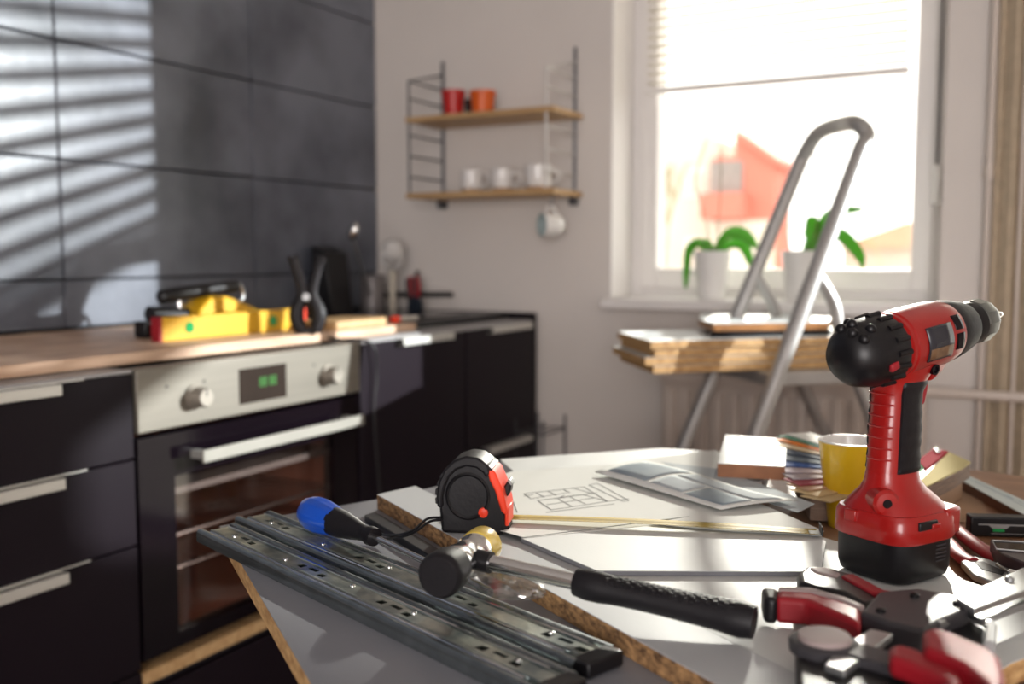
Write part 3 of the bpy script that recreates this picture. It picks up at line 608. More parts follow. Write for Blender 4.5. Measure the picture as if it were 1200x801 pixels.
orchid('white-potted orchid on the right of the window sill behind the stepladder', -0.592,
       [([(0.02, 0, -0.01), (0.06, 0, 0.035), (0.10, 0, 0.04), (0.145, 0, -0.01), (0.155, 0, -0.05)], 0.014),
        ([(0.02, 0, -0.01), (0.05, 0, 0.07), (0.085, 0, 0.10), (0.155, 0, 0.105)], 0.013),
        ([(0.01, 0, -0.01), (0.03, 0, 0.05), (0.02, 0, 0.09)], 0.018),
        ([(0.0, 0, -0.01), (0.055, 0, 0.04), (0.075, 0, 0.07)], 0.014)],
       [[(0.03, 0, 0), (0.04, 0, 0.12), (0.02, 0.01, 0.2), (0.03, 0, 0.29)], [(-0.03, 0, 0), (-0.036, 0, 0.035)]])

# ================================================================= STEPLADDER WITH BOARDS
ld = thing('stepladder', 'aluminium stepladder with hoop handrail standing before the window', 'ladder', (-0.55, 2.15, 0))
N1, N0 = D(1010, 172, 2.13), D(885, 510, 2.08)
F1, F0 = D(940, 185, 2.40), D(803, 518, 2.37)
def down(a, b, z): return a + (b - a) * ((z - a.z) / (b.z - a.z))
Nf, Ff = down(N1, N0, 0.0), down(F1, F0, 0.0)
top = smoothpath([N1, D(1016, 158, 2.14), D(1004, 145, 2.16), D(985, 146, 2.24), D(958, 157, 2.34), F1], 7)
hoop = [Nf, (Nf + N1) * 0.5] + top + [(Ff + F1) * 0.5, Ff]
ldir = (F0 - N0); ldir.z = 0; ldir.normalize()
obj('side_rail', tube(MBn(), hoop, 0.0172, 16), ladder_m, ld, world=True)
N0s, F0s = down(N1, N0, 0.80), down(F1, F0, 0.80)
fwd = Vector((ldir.y, -ldir.x, 0)); 
if fwd.dot(N1 - N0) < 0: fwd = -fwd
def tread(nm, z, depth, th=0.025, m_=ladder_m, ext=0.0):
    a, b = down(N1, N0, z), down(F1, F0, z)
    return obj(nm, prism(MBn(), [a - fwd * (0.02 + ext), b - fwd * (0.02 + ext), b + fwd * depth, a + fwd * depth], (0, 0, -th)), m_, ld, world=True, bevel=0.003)
tread('platform', 0.815, 0.25, 0.028)
tread('tread', 0.60, 0.01, 0.022, ladder_m, 0.095); tread('tread', 0.385, 0.01, 0.022, ladder_m, 0.095); tread('tread', 0.17, 0.01, 0.022, ladder_m, 0.095)
tread('tread_edge', 0.577, 0.012, 0.03, dark_m, 0.097)
for a, b, m_, nm in ((D(960, 325, 2.12), D(1032, 520, 2.22), ladder_m, 0), (D(885, 322, 2.38), D(972, 520, 2.52), ladder_m, 1)):
    ft = down(a, b, 0.0); sp = smoothpath([a, a + (b - a) * 0.16 + fwd * 0.012, a + (b - a) * 0.36, b, ft], 5)
    obj('rear_leg', tube(MBn(), sp, 0.013, 12), m_, ld, world=True)
for p in (Nf, Ff): obj('rubber_foot', box(MBn(), p + Vector((0, 0, 0.012)), (0.04, 0.04, 0.024)), rub_m, ld, world=True, bevel=0.004)
# the stack of boards on the platform
zt = 0.8155; E0, E1 = G(725, 388, 0.885), G(763, 399, 0.885)
u = G(985, 393.5, 0.885) - E1; u.z = 0; u.normalize(); v = E0 - E1; v.z = 0
ln = 0.62
vv = v.normalized() * 0.27
for i in range(4):
    z1 = zt + 0.0172 * (i + 1) - 0.0004; o_ = [(0.006, 0.0), (-0.012, 0.002), (0.010, 0.003), (0.0, 0.0)][i]
    a = Vector((E1.x, E1.y, z1)) + u * o_[0] + vv.normalized() * o_[1]
    P4 = [a, a + u * ln, a + u * ln + vv, a + vv]
    bd = thing('loose_board', ['chipboard panel at the bottom of the stack on the stepladder', 'chipboard panel second from the bottom of the stack on the stepladder',
          'chipboard panel third from the bottom of the stack on the stepladder', 'white-faced chipboard panel on top of the stack on the stepladder'][i], 'board', tuple(a - Vector((0, 0, 0.0165))), 0, 'boards stacked on the stepladder')
    obj('core', prism(MBn(), [p - Vector((0, 0, 0.0008)) for p in P4], (0, 0, -0.0152)), ply_m, bd, world=True)
    obj('white_face', prism(MBn(), P4, (0, 0, -0.0008)), melw_m, bd, world=True)
zz = zt + 0.0172 * 4
def qbox(pxs, z, th): return prism(MBn(), [G(x, y, z) for x, y in pxs], (0, 0, -th))
tag(obj('black_tray', prism(MBn(), [G(832, 389, zz + 0.012) , G(975, 386, zz + 0.012), G(985, 379, zz + 0.012), G(850, 381, zz + 0.012)], (0, 0, -0.0115)), dark_m, bevel=0.002), 'flat black case lying on the stacked boards under the short plank', 'case')
sb = thing('short_plank', 'short brown-edged plank on top of the black case', 'board', tuple(G(900, 375, zz + 0.013)))
P5 = [G(819, 373, zz + 0.030), G(836, 379, zz + 0.030), G(970, 377, zz + 0.030), G(978, 371, zz + 0.030), G(960, 367, zz + 0.030), G(822, 367, zz + 0.030)]
obj('core', prism(MBn(), [p - Vector((0, 0, 0.001)) for p in P5], (0, 0, -0.0165)), mat('teak_edge', (0.36, 0.16, 0.05), 0.5, var=0.2, scale=30), sb, world=True, bevel=0.002)
obj('white_face', prism(MBn(), P5, (0, 0, -0.001)), melw_m, sb, world=True)

# ================================================================= WORK TABLE
TZ = 0.745
tb = thing('round_table', 'round brown wooden table covered with boards, papers and tools', 'table', (-0.17, 1.08, 0))
TM = Matrix.Translation((0, 0, 0))
obj('tabletop', lathe(MBn(), [(0, TZ - 0.03), (0.516, TZ - 0.03), (0.528, TZ - 0.022), (0.531, TZ - 0.006), (0.527, TZ), (0, TZ)], TM, 96), table_m, tb, sharp=30)
obj('apron', lathe(MBn(), [(0.42, TZ - 0.11), (0.44, TZ - 0.11), (0.44, TZ - 0.031), (0.42, TZ - 0.031), (0.42, TZ - 0.11)], TM, 64), table_m, tb)
for k in range(4):
    a = PI / 4 + k * PI / 2; obj('leg', tube(MBn(), [(0.40 * math.cos(a), 0.40 * math.sin(a), 0), (0.39 * math.cos(a), 0.39 * math.sin(a), TZ - 0.032)], [0.018, 0.03], 16), table_m, tb)
B1 = 0.763; B2 = 0.781
def board(name, label, pts, ztop, th, face, edge, cat='board', group=None):
    P = [Vector((p[0], p[1], ztop)) for p in pts]; c = sum(P, Vector()) / len(P)
    t = thing(name, label, cat, (c.x, c.y, ztop - th), 0, group)
    obj('core', prism(MBn(), [p - Vector((0, 0, 0.0007)) for p in P], (0, 0, -(th - 0.0007))), edge, t, world=True)
    obj('laminate', prism(MBn(), P, (0, 0, -0.0007)), face, t, world=True)
    return t
board('laminated_board', 'large grey laminated chipboard panel overhanging the left of the table', [G(257, 616, B1), G(365, 801, B1), G(365, 801, B1) + Vector((0.085, -0.064, 0)), (-0.12, 0.62), (-0.28, 0.86), (-0.40, 1.10), G(760, 541, B1), G(590, 553, B1), G(440, 585, B1)], B1, 0.0175, mel_m, ply_m)
e0, e1, e2 = G(442, 579, B2), G(840, 801, B2), G(487, 569, B2)
dd = (e1 - e0).normalized(); sb_w = (e2 - e0)
board('chipboard_strip', 'narrow chipboard strip with top greyed for shade and rough brown edge across the table', [e0, e0 + dd * 0.72, e0 + dd * 0.72 + sb_w, e2], B2, 0.0175, melshade_m, chip_m)
s0, s1 = e2 + dd * 0.135, e2 + dd * 0.66
eps = Vector((0.0004, 0.0006, 0))
board('white_board', 'large white board under the drill and the red-handled clamp', [s0 + eps, s1 + eps, G(1100, 830, B2), G(1185, 776, B2), G(1262, 748, B2), G(1232, 711, B2), G(1010, 642, B2), (-0.26, 1.035), (-0.42, 0.900)], B2, 0.0165, melw_m, ply_m)
SA = 0.7860
board('white_sheet', 'smaller white panel under the tape blade, front edge in shadow', [G(611, 630, SA), G(700, 668, SA), G(962, 669, SA), G(968, 634, SA), G(957, 622, SA), G(830, 604, SA)], SA, 0.0045, melw_m, mel_m)

# drawing sheets
def sheet(name, label, px, z, m_, th=0.0004, cat='paper', curl=None):
    P = [G(x, y, z) for x, y in px]
    o = obj(name, prism(MBn(), P, (0, 0, -th)), m_); tag(o, label, cat); return o
tag(obj('under_board', prism(MBn(), [Vector((x, y, 0.7850)) for x, y in [(-0.655, 1.165), (-0.44, 0.925), (-0.285, 1.06), (-0.335, 1.37), (-0.49, 1.345)]], (0, 0, -0.0215)), melw_m), 'thick white pad of paper lying under the plan sheets at the far edge', 'paper')
s = sheet('plan_sheet', 'white floor plan sheet with pencil drawing right of the tape measure', [(586, 556), (600, 552), (700, 545), (770, 542), (880, 596), (770, 609), (613, 629), (520, 602)], 0.7868, paper_m)
b_ = MBn()
def ln_(a, b, wd=0.0010, z=0.7871):
    A, B = G(*a, z), G(*b, z); d = (B - A).normalized(); n_ = Vector((-d.y, d.x, 0)) * wd / 2
    prism(b_, [A - n_, B - n_, B + n_, A + n_], (0, 0, 0.00008))
for a, b in [((614, 578), (660, 573)), ((614, 578), (622, 584)), ((622, 584), (664, 577)), ((628, 577), (638, 582)), ((642, 575), (652, 580)), ((660, 573), (668, 577)), ((650, 584), (700, 577)), ((614, 581), (625, 579)),
             ((630, 586), (682, 579)), ((630, 586), (646, 597)), ((646, 597), (712, 587)), ((682, 579), (712, 587)), ((654, 584), (670, 593)), ((668, 582), (686, 590)), ((640, 591), (696, 583)), ((656, 583), (661, 580)), ((660, 573), (684, 570)), ((670, 571), (694, 578)), ((684, 570), (712, 587)),
             ((690, 568), (730, 587)), ((700, 566), (737, 586)), ((690, 568), (700, 566)), ((730, 587), (737, 586)), ((712, 587), (737, 584)), ((600, 584), (606, 600)), ((640, 600), (720, 590))]: ln_(a, b)
o = obj('pencil_drawing', b_, ink_m, None, recenter=False); o.parent = s; o.matrix_parent_inverse = Matrix.Translation(s.location).inverted(); MW[o.name] = MW[s.name]
sheet('plan_sheet', 'blank lower sheet edge under the tape blade in front of the pencil plan', [(613, 630), (770, 610), (900, 600), (950, 626), (830, 612), (760, 615)], 0.7864, paper_m)
sheet('white_sheet_corner', 'bright triangular sheet corner above the tape blade end', [(760, 613), (892, 590), (966, 622), (958, 626), (860, 622)], 0.7878, paper_m)
# magazine: a bowed grey-printed spread
def spread(name, label, c00, c10, c11, c01, z, rise, m_, n=14, thick=0.0008):
    b = MBn(); g_ = []
    for i in range(n + 1):
        r_ = []
        for j in range(7):
            u_, v_ = i / n, j / 6
            x = (1 - u_) * (1 - v_) * c00[0] + u_ * (1 - v_) * c10[0] + u_ * v_ * c11[0] + (1 - u_) * v_ * c01[0]
            y = (1 - u_) * (1 - v_) * c00[1] + u_ * (1 - v_) * c10[1] + u_ * v_ * c11[1] + (1 - u_) * v_ * c01[1]
            p = G(x, y, z); p.z = z + rise * math.sin(PI * v_) * (0.4 + 0.6 * math.sin(PI * min(1, u_ + 0.15))) + 0.002 * math.sin(7 * u_)* v_
            r_.append(b.verts.new(p))
        g_.append(r_)
    for i in range(n):
        for j in range(6): b.faces.new((g_[i][j], g_[i + 1][j], g_[i + 1][j + 1], g_[i][j + 1]))
    o = obj(name, b, m_, sharp=180); s_ = o.modifiers.new('thick', 'SOLIDIFY'); s_.thickness = thick; s_.offset = 1; return tag(o, label, 'magazine')
mg = spread('magazine', 'open grey-printed magazine spread behind the plan sheet', (697, 553), (845, 597), (935, 588), (758, 541), 0.7915, 0.006, paper_m)
def onmag(u_, v_):
    c00, c10, c11, c01 = (697, 553), (845, 597), (935, 588), (758, 541)
    x = (1 - u_) * (1 - v_) * c00[0] + u_ * (1 - v_) * c10[0] + u_ * v_ * c11[0] + (1 - u_) * v_ * c01[0]
    y = (1 - u_) * (1 - v_) * c00[1] + u_ * (1 - v_) * c10[1] + u_ * v_ * c11[1] + (1 - u_) * v_ * c01[1]
    p = G(x, y, 0.7915); p.z = 0.7915 + 0.006 * math.sin(PI * v_) * (0.4 + 0.6 * math.sin(PI * min(1, u_ + 0.15))) + 0.002 * math.sin(7 * u_) * v_ + 0.0016; return p
def printed(nm, u0, u1, v0, v1, m_):
    b = MBn(); n, k = 10, 5; gg = [[b.verts.new(onmag(u0 + (u1 - u0) * i / n, v0 + (v1 - v0) * j / k)) for j in range(k + 1)] for i in range(n + 1)]
    for i in range(n):
        for j in range(k): b.faces.new((gg[i][j], gg[i + 1][j], gg[i + 1][j + 1], gg[i][j + 1]))
    o = obj(nm, b, m_, None, recenter=False, sharp=180); o.parent = mg; o.matrix_parent_inverse = Matrix.Translation(mg.location).inverted(); s_ = o.modifiers.new('thick', 'SOLIDIFY'); s_.thickness = 0.0002
printed('printed_picture', 0.05, 0.34, 0.12, 0.88, grey_print); printed('printed_picture', 0.38, 0.62, 0.12, 0.50, lgrey_print); printed('printed_picture', 0.65, 0.95, 0.10, 0.50, grey_print); printed('printed_picture', 0.38, 0.95, 0.56, 0.90, lgrey_print)
sheet('loose_sheet', 'loose pale sheet between the magazine and the colour fan deck', [(775, 541), (842, 549), (955, 590), (935, 600), (905, 590)], 0.7885, lgrey_print)
sheet('curled_page', 'white page under the wooden block at the far table edge', [(735, 541), (790, 533), (838, 527), (900, 556), (860, 566)], 0.7862, paper_m)
bt = thing('sample_block', 'white-topped brown-edged sample block at the far table edge', 'block', tuple(G(880, 550, 0.7890)))
Pb = [G(841, 542, 0.806), G(920, 546, 0.806), G(922, 514, 0.806), G(850, 509, 0.806)]
obj('core', prism(MBn(), [p - Vector((0, 0, 0.001)) for p in Pb], (0, 0, -0.0165)), mat('brown_edge', (0.30, 0.125, 0.055), 0.6, var=0.15, scale=60), bt, world=True)
obj('white_face', prism(MBn(), Pb, (0, 0, -0.001)), melw_m, bt, world=True)
# kraft paper on the right
sheet('kraft_paper', 'creased brown kraft paper lying right of the drill', [(1085, 588), (1108, 566), (1150, 585), (1158, 602), (1130, 612), (1100, 606)], 0.7462, kraft_m)
tag(obj('kraft_paper', prism(MBn(), [G(x, y, 0.7462) for x, y in [(925, 600), (990, 596), (1000, 630), (975, 640), (930, 612)]], (0, 0, -0.0004)), kraft_m), 'brown kraft paper between the yellow cup and the white sheet', 'paper')

# ================================================================= COLOUR FAN DECK
fd = thing('colour_fan_deck', 'fanned paint colour cards behind the yellow cup', 'colour cards', tuple(G(1010, 560, 0.75)))
pv = G(1040, 556, 0.795); cols = [(0.80, 0.79, 0.74), (0.10, 0.26, 0.17), (0.78, 0.22, 0.03), (0.62, 0.48, 0.30), (0.07, 0.09, 0.13), (0.12, 0.15, 0.19), (0.035, 0.09, 0.30), (0.42, 0.36, 0.42), (0.36, 0.30, 0.34), (0.30, 0.05, 0.07), (0.56, 0.36, 0.24), (0.66, 0.50, 0.28), (0.60, 0.46, 0.26)]
ends = [(935, 507), (925, 509), (921, 513), (918, 519), (916, 526), (914, 534), (916, 541), (918, 549), (922, 557), (927, 564), (934, 570), (942, 577), (955, 584)]
for i, (c_, e_) in enumerate(zip(cols, ends)):
    zc = 0.812 - i * 0.0018; tip = G(*e_, zc); d = tip - pv; d.z = 0; L = d.length; d.normalize(); nn = Vector((-d.y, d.x, 0))
    root = Vector((pv.x, pv.y, zc)) - d * 0.01; w_ = 0.019
    P = [root - nn * 0.014, tip - nn * w_, tip + nn * w_, root + nn * 0.014]
    obj('colour_card', prism(MBn(), P, (0, 0, -0.0012)), mat('card_colour', c_, 0.75, var=0.03, spec=0.15), fd, world=True, label='%s colour card' % ['white', 'dark green', 'orange', 'sand', 'slate', 'blue grey', 'blue', 'lilac grey', 'grey mauve', 'maroon', 'terracotta', 'ochre', 'tan'][i])
obj('deck_core', prism(MBn(), [G(932, 545, 0.788), G(950, 572, 0.788), G(1025, 575, 0.788), G(1040, 545, 0.788)], (0, 0, -0.038)), mat('card_edges', (0.36, 0.26, 0.20), 0.7, var=0.4, scale=40, stretch=(1, 1, 30)), fd, world=True)
cs = thing('colour_sample_book', 'cream-topped colour sample book with red strip and rivet right of the drill', 'colour cards', tuple(G(1090, 560, 0.75)))
z0 = 0.795
obj('top_card', prism(MBn(), [G(1058, 583, z0), G(1112, 529, z0), G(1138, 541, z0), G(1128, 548, z0), G(1068, 578, z0)], (0, 0, -0.0015)), mat('cream_card', (0.62, 0.54, 0.28), 0.9, var=0.03, spec=0.05), cs, world=True)
obj('card_stack', prism(MBn(), [G(1060, 585, z0 - 0.0016), G(1112, 530, z0 - 0.0016), G(1137, 543, z0 - 0.0016), G(1118, 556, z0 - 0.0016), G(1074, 577, z0 - 0.0016)], (0.0, 0.0, -0.018)), mat('card_edges_brown', (0.20, 0.13, 0.09), 0.7, var=0.5, scale=30, stretch=(1, 1, 40)), cs, world=True)
obj('red_card', prism(MBn(), [G(1075, 539, z0 + 0.0022), G(1094, 525, z0 + 0.0022), G(1111, 528, z0 + 0.0022), G(1085, 549, z0 + 0.0022)], (0, 0, -0.0035)), mat('red_card', (0.34, 0.012, 0.03), 0.9, var=0.03, spec=0.05), cs, world=True, label='dark red card')
obj('green_card', prism(MBn(), [G(1056, 549, z0 + 0.001), G(1075, 539, z0 + 0.001), G(1085, 546, z0 + 0.001), G(1068, 558, z0 + 0.001)], (0, 0, -0.002)), mat('green_card', (0.10, 0.32, 0.14), 0.9, var=0.03, spec=0.05), cs, world=True, label='green card')
rc = G(1098, 529, z0 + 0.003); obj('rivet', lathe(MBn(), [(0.0045, 0), (0.0045, 0.002), (0.003, 0.004), (0, 0.0045)], Matrix.Translation(rc), 16), chrome_m, cs, world=True)
obj('lower_cards', prism(MBn(), [G(1066, 590, 0.772), G(1118, 560, 0.772), G(1128, 560, 0.772), G(1085, 592, 0.772)], (0, 0, -0.026)), kraft_m, cs, world=True)

# yellow cup
cc = G(993, 622, TZ + 0.001); cc = Vector((G(992, 622, TZ).x, G(992, 622, TZ).y + 0.018, TZ + 0.0005))
cu_ = thing('cup', 'tall yellow ceramic cup with white inside behind the drill', 'cup', tuple(cc))
obj('outer_wall', lathe(MBn(), [(0, 0), (0.021, 0), (0.024, 0.002), (0.0285, 0.035), (0.0335, 0.07), (0.0375, 0.1015)], None, 48), yel_m, cu_)
obj('inner_wall', lathe(MBn(), [(0.0375, 0.1015), (0.0370, 0.1028), (0.0355, 0.1028), (0.0345, 0.1), (0.031, 0.07), (0.024, 0.01), (0, 0.006)], None, 48), cer_m, cu_, label='white glazed inside and rim')

# ================================================================= CORDLESS DRILL
drx = R(60.5)
dl = thing('cordless_drill', 'red and black cordless drill standing upright on its battery', 'drill', (-0.118, 0.922, 0.7812), drx)
def sel(cx, rx, ry, z, n=40, e=2.6, tilt=0.0):
    out = []
    for i in range(n):
        a = 2 * PI * i / n; c, s = math.cos(a), math.sin(a)
        x = rx * math.copysign(abs(c) ** (2 / e), c); y = ry * math.copysign(abs(s) ** (2 / e), s)
        out.append((cx + x, y, z + x * tilt))
    return out
obj('battery', loft(MBn(), [sel(0, 0.034, 0.032, 0, e=4), sel(0, 0.0385, 0.0365, 0.003, e=4), sel(0, 0.0400, 0.0385, 0.010, e=4), sel(0, 0.0405, 0.0390, 0.040, e=4)]), dark_m, dl, sharp=50)
vd = Vector((-0.53, -0.85, 0)); 
obj('base_skirt', loft(MBn(), [sel(0, 0.0424, 0.0408, 0.036, e=4), sel(0, 0.0432, 0.0416, 0.038, e=4), sel(0, 0.0424, 0.0408, 0.055, e=4), sel(0, 0.0400, 0.0385, 0.0595, e=4)]), red_m, dl, sharp=40)
obj('shoulder', loft(MBn(), [sel(0, 0.0395, 0.0375, 0.058, e=3.4), sel(0, 0.0378, 0.0350, 0.064, e=3), sel(-0.001, 0.0345, 0.0305, 0.070, e=2.6), sel(-0.003, 0.0298, 0.0240, 0.0765, e=2.4), sel(-0.0045, 0.0266, 0.0195, 0.083, e=2.4), sel(-0.005, 0.0248, 0.0175, 0.092, e=2.5)]), red_m, dl, sharp=70)
hx = lambda z: -0.005 + (z - 0.10) * 0.02
hsecs = [(0.088, 0.0246, 0.0174), (0.098, 0.0240, 0.0172), (0.108, 0.0228, 0.0168), (0.125, 0.0232, 0.0172), (0.142, 0.0222, 0.0170), (0.156, 0.0215, 0.0168), (0.166, 0.0235, 0.0175), (0.176, 0.030, 0.020), (0.188, 0.040, 0.024), (0.200, 0.046, 0.026)]
hd = obj('handle', loft(MBn(), [sel(hx(z) + (0.010 * max(0, z - 0.16) / 0.04), rx, ry, z, e=2.5) for z, rx, ry in hsecs]), red_m, dl, sharp=70)
def patch(nm, a0, a1, zs_, off, m_, par, n=16, label=None):
    b = MBn(); rows = []
    def hs(z):
        for (z0, r0, s0), (z1, r1, s1) in zip(hsecs, hsecs[1:]):
            if z0 <= z <= z1:
                t = (z - z0) / (z1 - z0); return r0 + (r1 - r0) * t, s0 + (s1 - s0) * t
        return hsecs[-1][1:]
    m_n = 26
    for k in range(m_n + 1):
        z = zs_[0] + (zs_[1] - zs_[0]) * k / m_n; rx, ry = hs(z); row = []
        edge = math.sin(PI * k / m_n) ** 0.25 if 0 < k < m_n else 0
        for i in range(n + 1):
            a = a0 + (a1 - a0) * i / n; c, s = math.cos(a), math.sin(a); oo = off * (1 if 0 < i < n and 0 < k < m_n else -0.5) + (0.0005 if (k % 4 < 2 and 0 < i < n) else 0)
            x = (rx + oo) * math.copysign(abs(c) ** 0.8, c); y = (ry + oo) * math.copysign(abs(s) ** 0.8, s)
            row.append(b.verts.new((hx(z) + (0.010 * max(0, z - 0.16) / 0.04) + x, y, z)))
        rows.append(row)
    for r0, r1 in zip(rows, rows[1:]):
        for i in range(n): b.faces.new((r0[i], r0[i + 1], r1[i + 1], r1[i]))
    return obj(nm, b, m_, par, sharp=60, label=label)
patch('side_grip', R(-121), R(-24), (0.091, 0.172), 0.0016, rub_m, hd, label='black rubber side grip')
patch('side_grip', R(28), R(124), (0.091, 0.172), 0.0016, rub_m, hd, label='black rubber side grip')
for k in range(7):
    z = 0.104 + k * 0.0095; rx, ry = 0.0231, 0.0173; b_ = MBn()
    pts = []
    for i in range(13):
        a = R(-226) + R(88) * i / 12; c, s = math.cos(a), math.sin(a)
        pts.append((hx(z) + (rx + 0.0002) * math.copysign(abs(c) ** 0.8, c), (ry + 0.0002) * math.copysign(abs(s) ** 0.8, s), z))
    obj('grip_rib', tube(b_, pts, 0.0009, 6), red_m, hd)
obj('grip_spine', tube(MBn(), smoothpath([(-0.020, -0.0125, 0.098), (-0.019, -0.0125, 0.13), (-0.018, -0.0122, 0.172)]), 0.0011, 6), red_m, hd)
bc = Vector((-0.031, -0.013, 0.069)); obj('screw_boss', lathe(MBn(), [(0.0125, -0.012), (0.0115, 0.004), (0.009, 0.0065), (0.004, 0.007), (0.004, 0.002), (0, 0.002)], Matrix.Translation(bc) @ vd.to_track_quat('Z', 'Y').to_matrix().to_4x4(), 24), red_m, dl)
obj('boss_hole', cyl(MBn(), bc + vd * 0.0021, bc + vd * 0.0075, 0.0038), gloss_blk, dl)
sl = Vector((-0.032, -0.0458, 0.050)); 
obj('latch_slot', box(MBn(), (-0.010, -0.0408, 0.0520), (0.024, 0.003, 0.0075)), dark_m, dl, bevel=0.001)
obj('latch_button', box(MBn(), (-0.001, -0.0416, 0.0505), (0.011, 0.004, 0.0045)), red_m, dl, bevel=0.001)
obj('latch_tab', box(MBn(), (-0.0425, 0.012, 0.054), (0.005, 0.012, 0.010)), red_m, dl, bevel=0.001)
for k in range(5): obj('battery_rib', box(MBn(), (0.012, -0.0390, 0.018 + k * 0.0034), (0.014, 0.0008, 0.0012)), clampgrey_m, dl)
b_ = MBn(); prism(b_, [(0.018, -0.0405, 0.037), (0.043, -0.036, 0.037), (0.0455, -0.028, 0.037), (0.0455, 0.028, 0.037), (0.043, 0.036, 0.037), (0.018, 0.0405, 0.037)], (0, 0, 0.024))
obj('front_clip', b_, red_m, dl, bevel=0.003)
# barrel frame
BM = Matrix.Translation((-0.050, 0, 0.1965)) @ Matrix.Rotation(R(90 - 8.0), 4, 'Y') @ Matrix.Diagonal((0.875, 0.875, 0.83, 1))   # local z of this frame runs along the barrel
obj('rear_cap', lathe(MBn(), [(0, -0.034), (0.012, -0.0325), (0.022, -0.027), (0.029, -0.017), (0.0325, -0.004), (0.034, 0.010), (0.0345, 0.024), (0.034, 0.032), (0, 0.032)], BM, 48), dark_m, dl, sharp=60, label='black bulbous rear cap')
b_ = MBn()
for k in range(16):
    a = 2 * PI * k / 16; p0 = BM @ Vector((0.0335 * math.cos(a), 0.0335 * math.sin(a), 0.012)); p1 = BM @ Vector((0.0345 * math.cos(a), 0.0345 * math.sin(a), 0.030)); tube(b_, [p0, p1], 0.0028, 8)
obj('cap_flutes', b_, dark_m, dl)
for a, s_ in ((R(160), -0.018), (R(180), -0.012), (R(200), -0.022), (R(215), -0.006), (R(150), 0.002), (R(228), -0.019)):
    b_ = MBn(); rr = 0.030 if s_ < -0.01 else 0.033; rr = {-0.018: 0.0285, -0.012: 0.0305, -0.022: 0.026, -0.006: 0.032, 0.002: 0.033, -0.019: 0.028}[s_]
    # bumps on the upper rear side of the cap
    ce = BM @ Vector((rr * math.cos(a), rr * math.sin(a) * 0.9, s_)); bmesh.ops.create_uvsphere(b_, u_segments=12, v_segments=8, radius=0.0048, matrix=Matrix.Translation(ce))
    obj('cap_bump', b_, dark_m, dl)
b_ = MBn(); box(b_, BM @ Vector((0.0285 * math.cos(R(292)) , 0.0335 * math.sin(R(292)), 0.006)), (0.010, 0.006, 0.007), Matrix.Rotation(R(-20), 3, 'Y'))
obj('cap_insert', b_, redm, dl, bevel=0.0015, label='small red insert in the cap')
obj('barrel', lathe(MBn(), [(0, 0.030), (0.0325, 0.030), (0.0325, 0.033), (0.0315, 0.034), (0.0315, 0.036), (0.0340, 0.037), (0.0340, 0.041), (0.0328, 0.042), (0.0328, 0.044), (0.0345, 0.045), (0.0348, 0.060), (0.0345, 0.085), (0.0338, 0.108), (0.0325, 0.122), (0.0305, 0.130), (0, 0.130)], BM, 56), red_m, dl, sharp=50)
def bpatch(nm, a0, a1, s0, s1, r, m_, lift=0.0, par=None, label=None, n=12):
    b = MBn(); rows = []
    for j in range(5):
        s_ = s0 + (s1 - s0) * j / 4
        rows.append([b.verts.new(BM @ Vector(((r + lift) * math.cos(a0 + (a1 - a0) * i / n), (r + lift) * math.sin(a0 + (a1 - a0) * i / n), s_))) for i in range(n + 1)])
    for r0, r1 in zip(rows, rows[1:]):
        for i in range(n): b.faces.new((r0[i], r0[i + 1], r1[i + 1], r1[i]))
    o = obj(nm, b, m_, par or dl, sharp=60, label=label); s_ = o.modifiers.new('thick', 'SOLIDIFY'); s_.thickness = 0.0012; s_.offset = 0; return o
# barrel angle convention: 180 deg points up, 270 deg points to the drill's right side
lab_m = mat('label_face', (0.022, 0.022, 0.030), 0.22, var=0.1); lab2 = mat('label_gold', (0.10, 0.045, 0.018), 0.35, col2=(0.22, 0.13, 0.07), scale=120)
UPA = PI
lp = bpatch('side_label', UPA + R(62), UPA + R(118), 0.058, 0.098, 0.0350, lab_m, 0.0006, label='dark rectangular side label')
bpatch('label_stripe', UPA + R(97), UPA + R(114), 0.060, 0.096, 0.0350, lab2, 0.0014, lp)
for a0, a1 in ((52, 78), (84, 112)):
    bpatch('vent_slot', UPA + R(a0), UPA + R(a1), 0.106, 0.119, 0.0330, gloss_blk, 0.0008, label='dark vent slot')
obj('lower_housing', loft(MBn(), [[(BM @ Vector((0.030, 0, 0.125))) + Vector((0, y, z)) for y, z in ((-.010, 0), (.010, 0), (.012, .01), (-.012, .01))], [(BM @ Vector((0.040, 0, 0.105))) + Vector((0, y, z)) for y, z in ((-.012, 0), (.012, 0), (.018, .018), (-.018, .018))], [Vector((0.028, -0.013, 0.168)), Vector((0.028, 0.013, 0.168)), Vector((0.028, 0.020, 0.192)), Vector((0.028, -0.020, 0.192))]]), red_m, dl, bevel=0.004, seg=3)
obj('housing_screw', lathe(MBn(), [(0.0048, -0.008), (0.0048, 0.0015), (0.003, 0.0015), (0.0028, 0), (0, 0)], Matrix.Translation((0.019, -0.0215, 0.181)) @ Vector((0, -1, -0.15)).to_track_quat('Z', 'Y').to_matrix().to_4x4(), 18), gloss_blk, dl)
obj('trigger', prism(MBn(), [(0.018, -0.006, 0.174), (0.036, -0.006, 0.174), (0.0335, -0.006, 0.160), (0.030, -0.006, 0.148), (0.022, -0.006, 0.146), (0.014, -0.006, 0.160)], (0, 0.012, 0)), redm, dl, bevel=0.0025, label='matte red trigger')
obj('trigger_edge', tube(MBn(), smoothpath([(0.0365, 0, 0.173), (0.034, 0, 0.160), (0.0305, 0, 0.148)]), 0.003, 8), dark_m, dl)
obj('torque_collar', lathe(MBn(), [(0, 0.126), (0.0312, 0.126), (0.0315, 0.132), (0.0300, 0.142), (0.0285, 0.150), (0.0262, 0.160), (0.024, 0.166), (0, 0.166)], BM, 48), rub_m, dl, sharp=40, label='black torque collar')
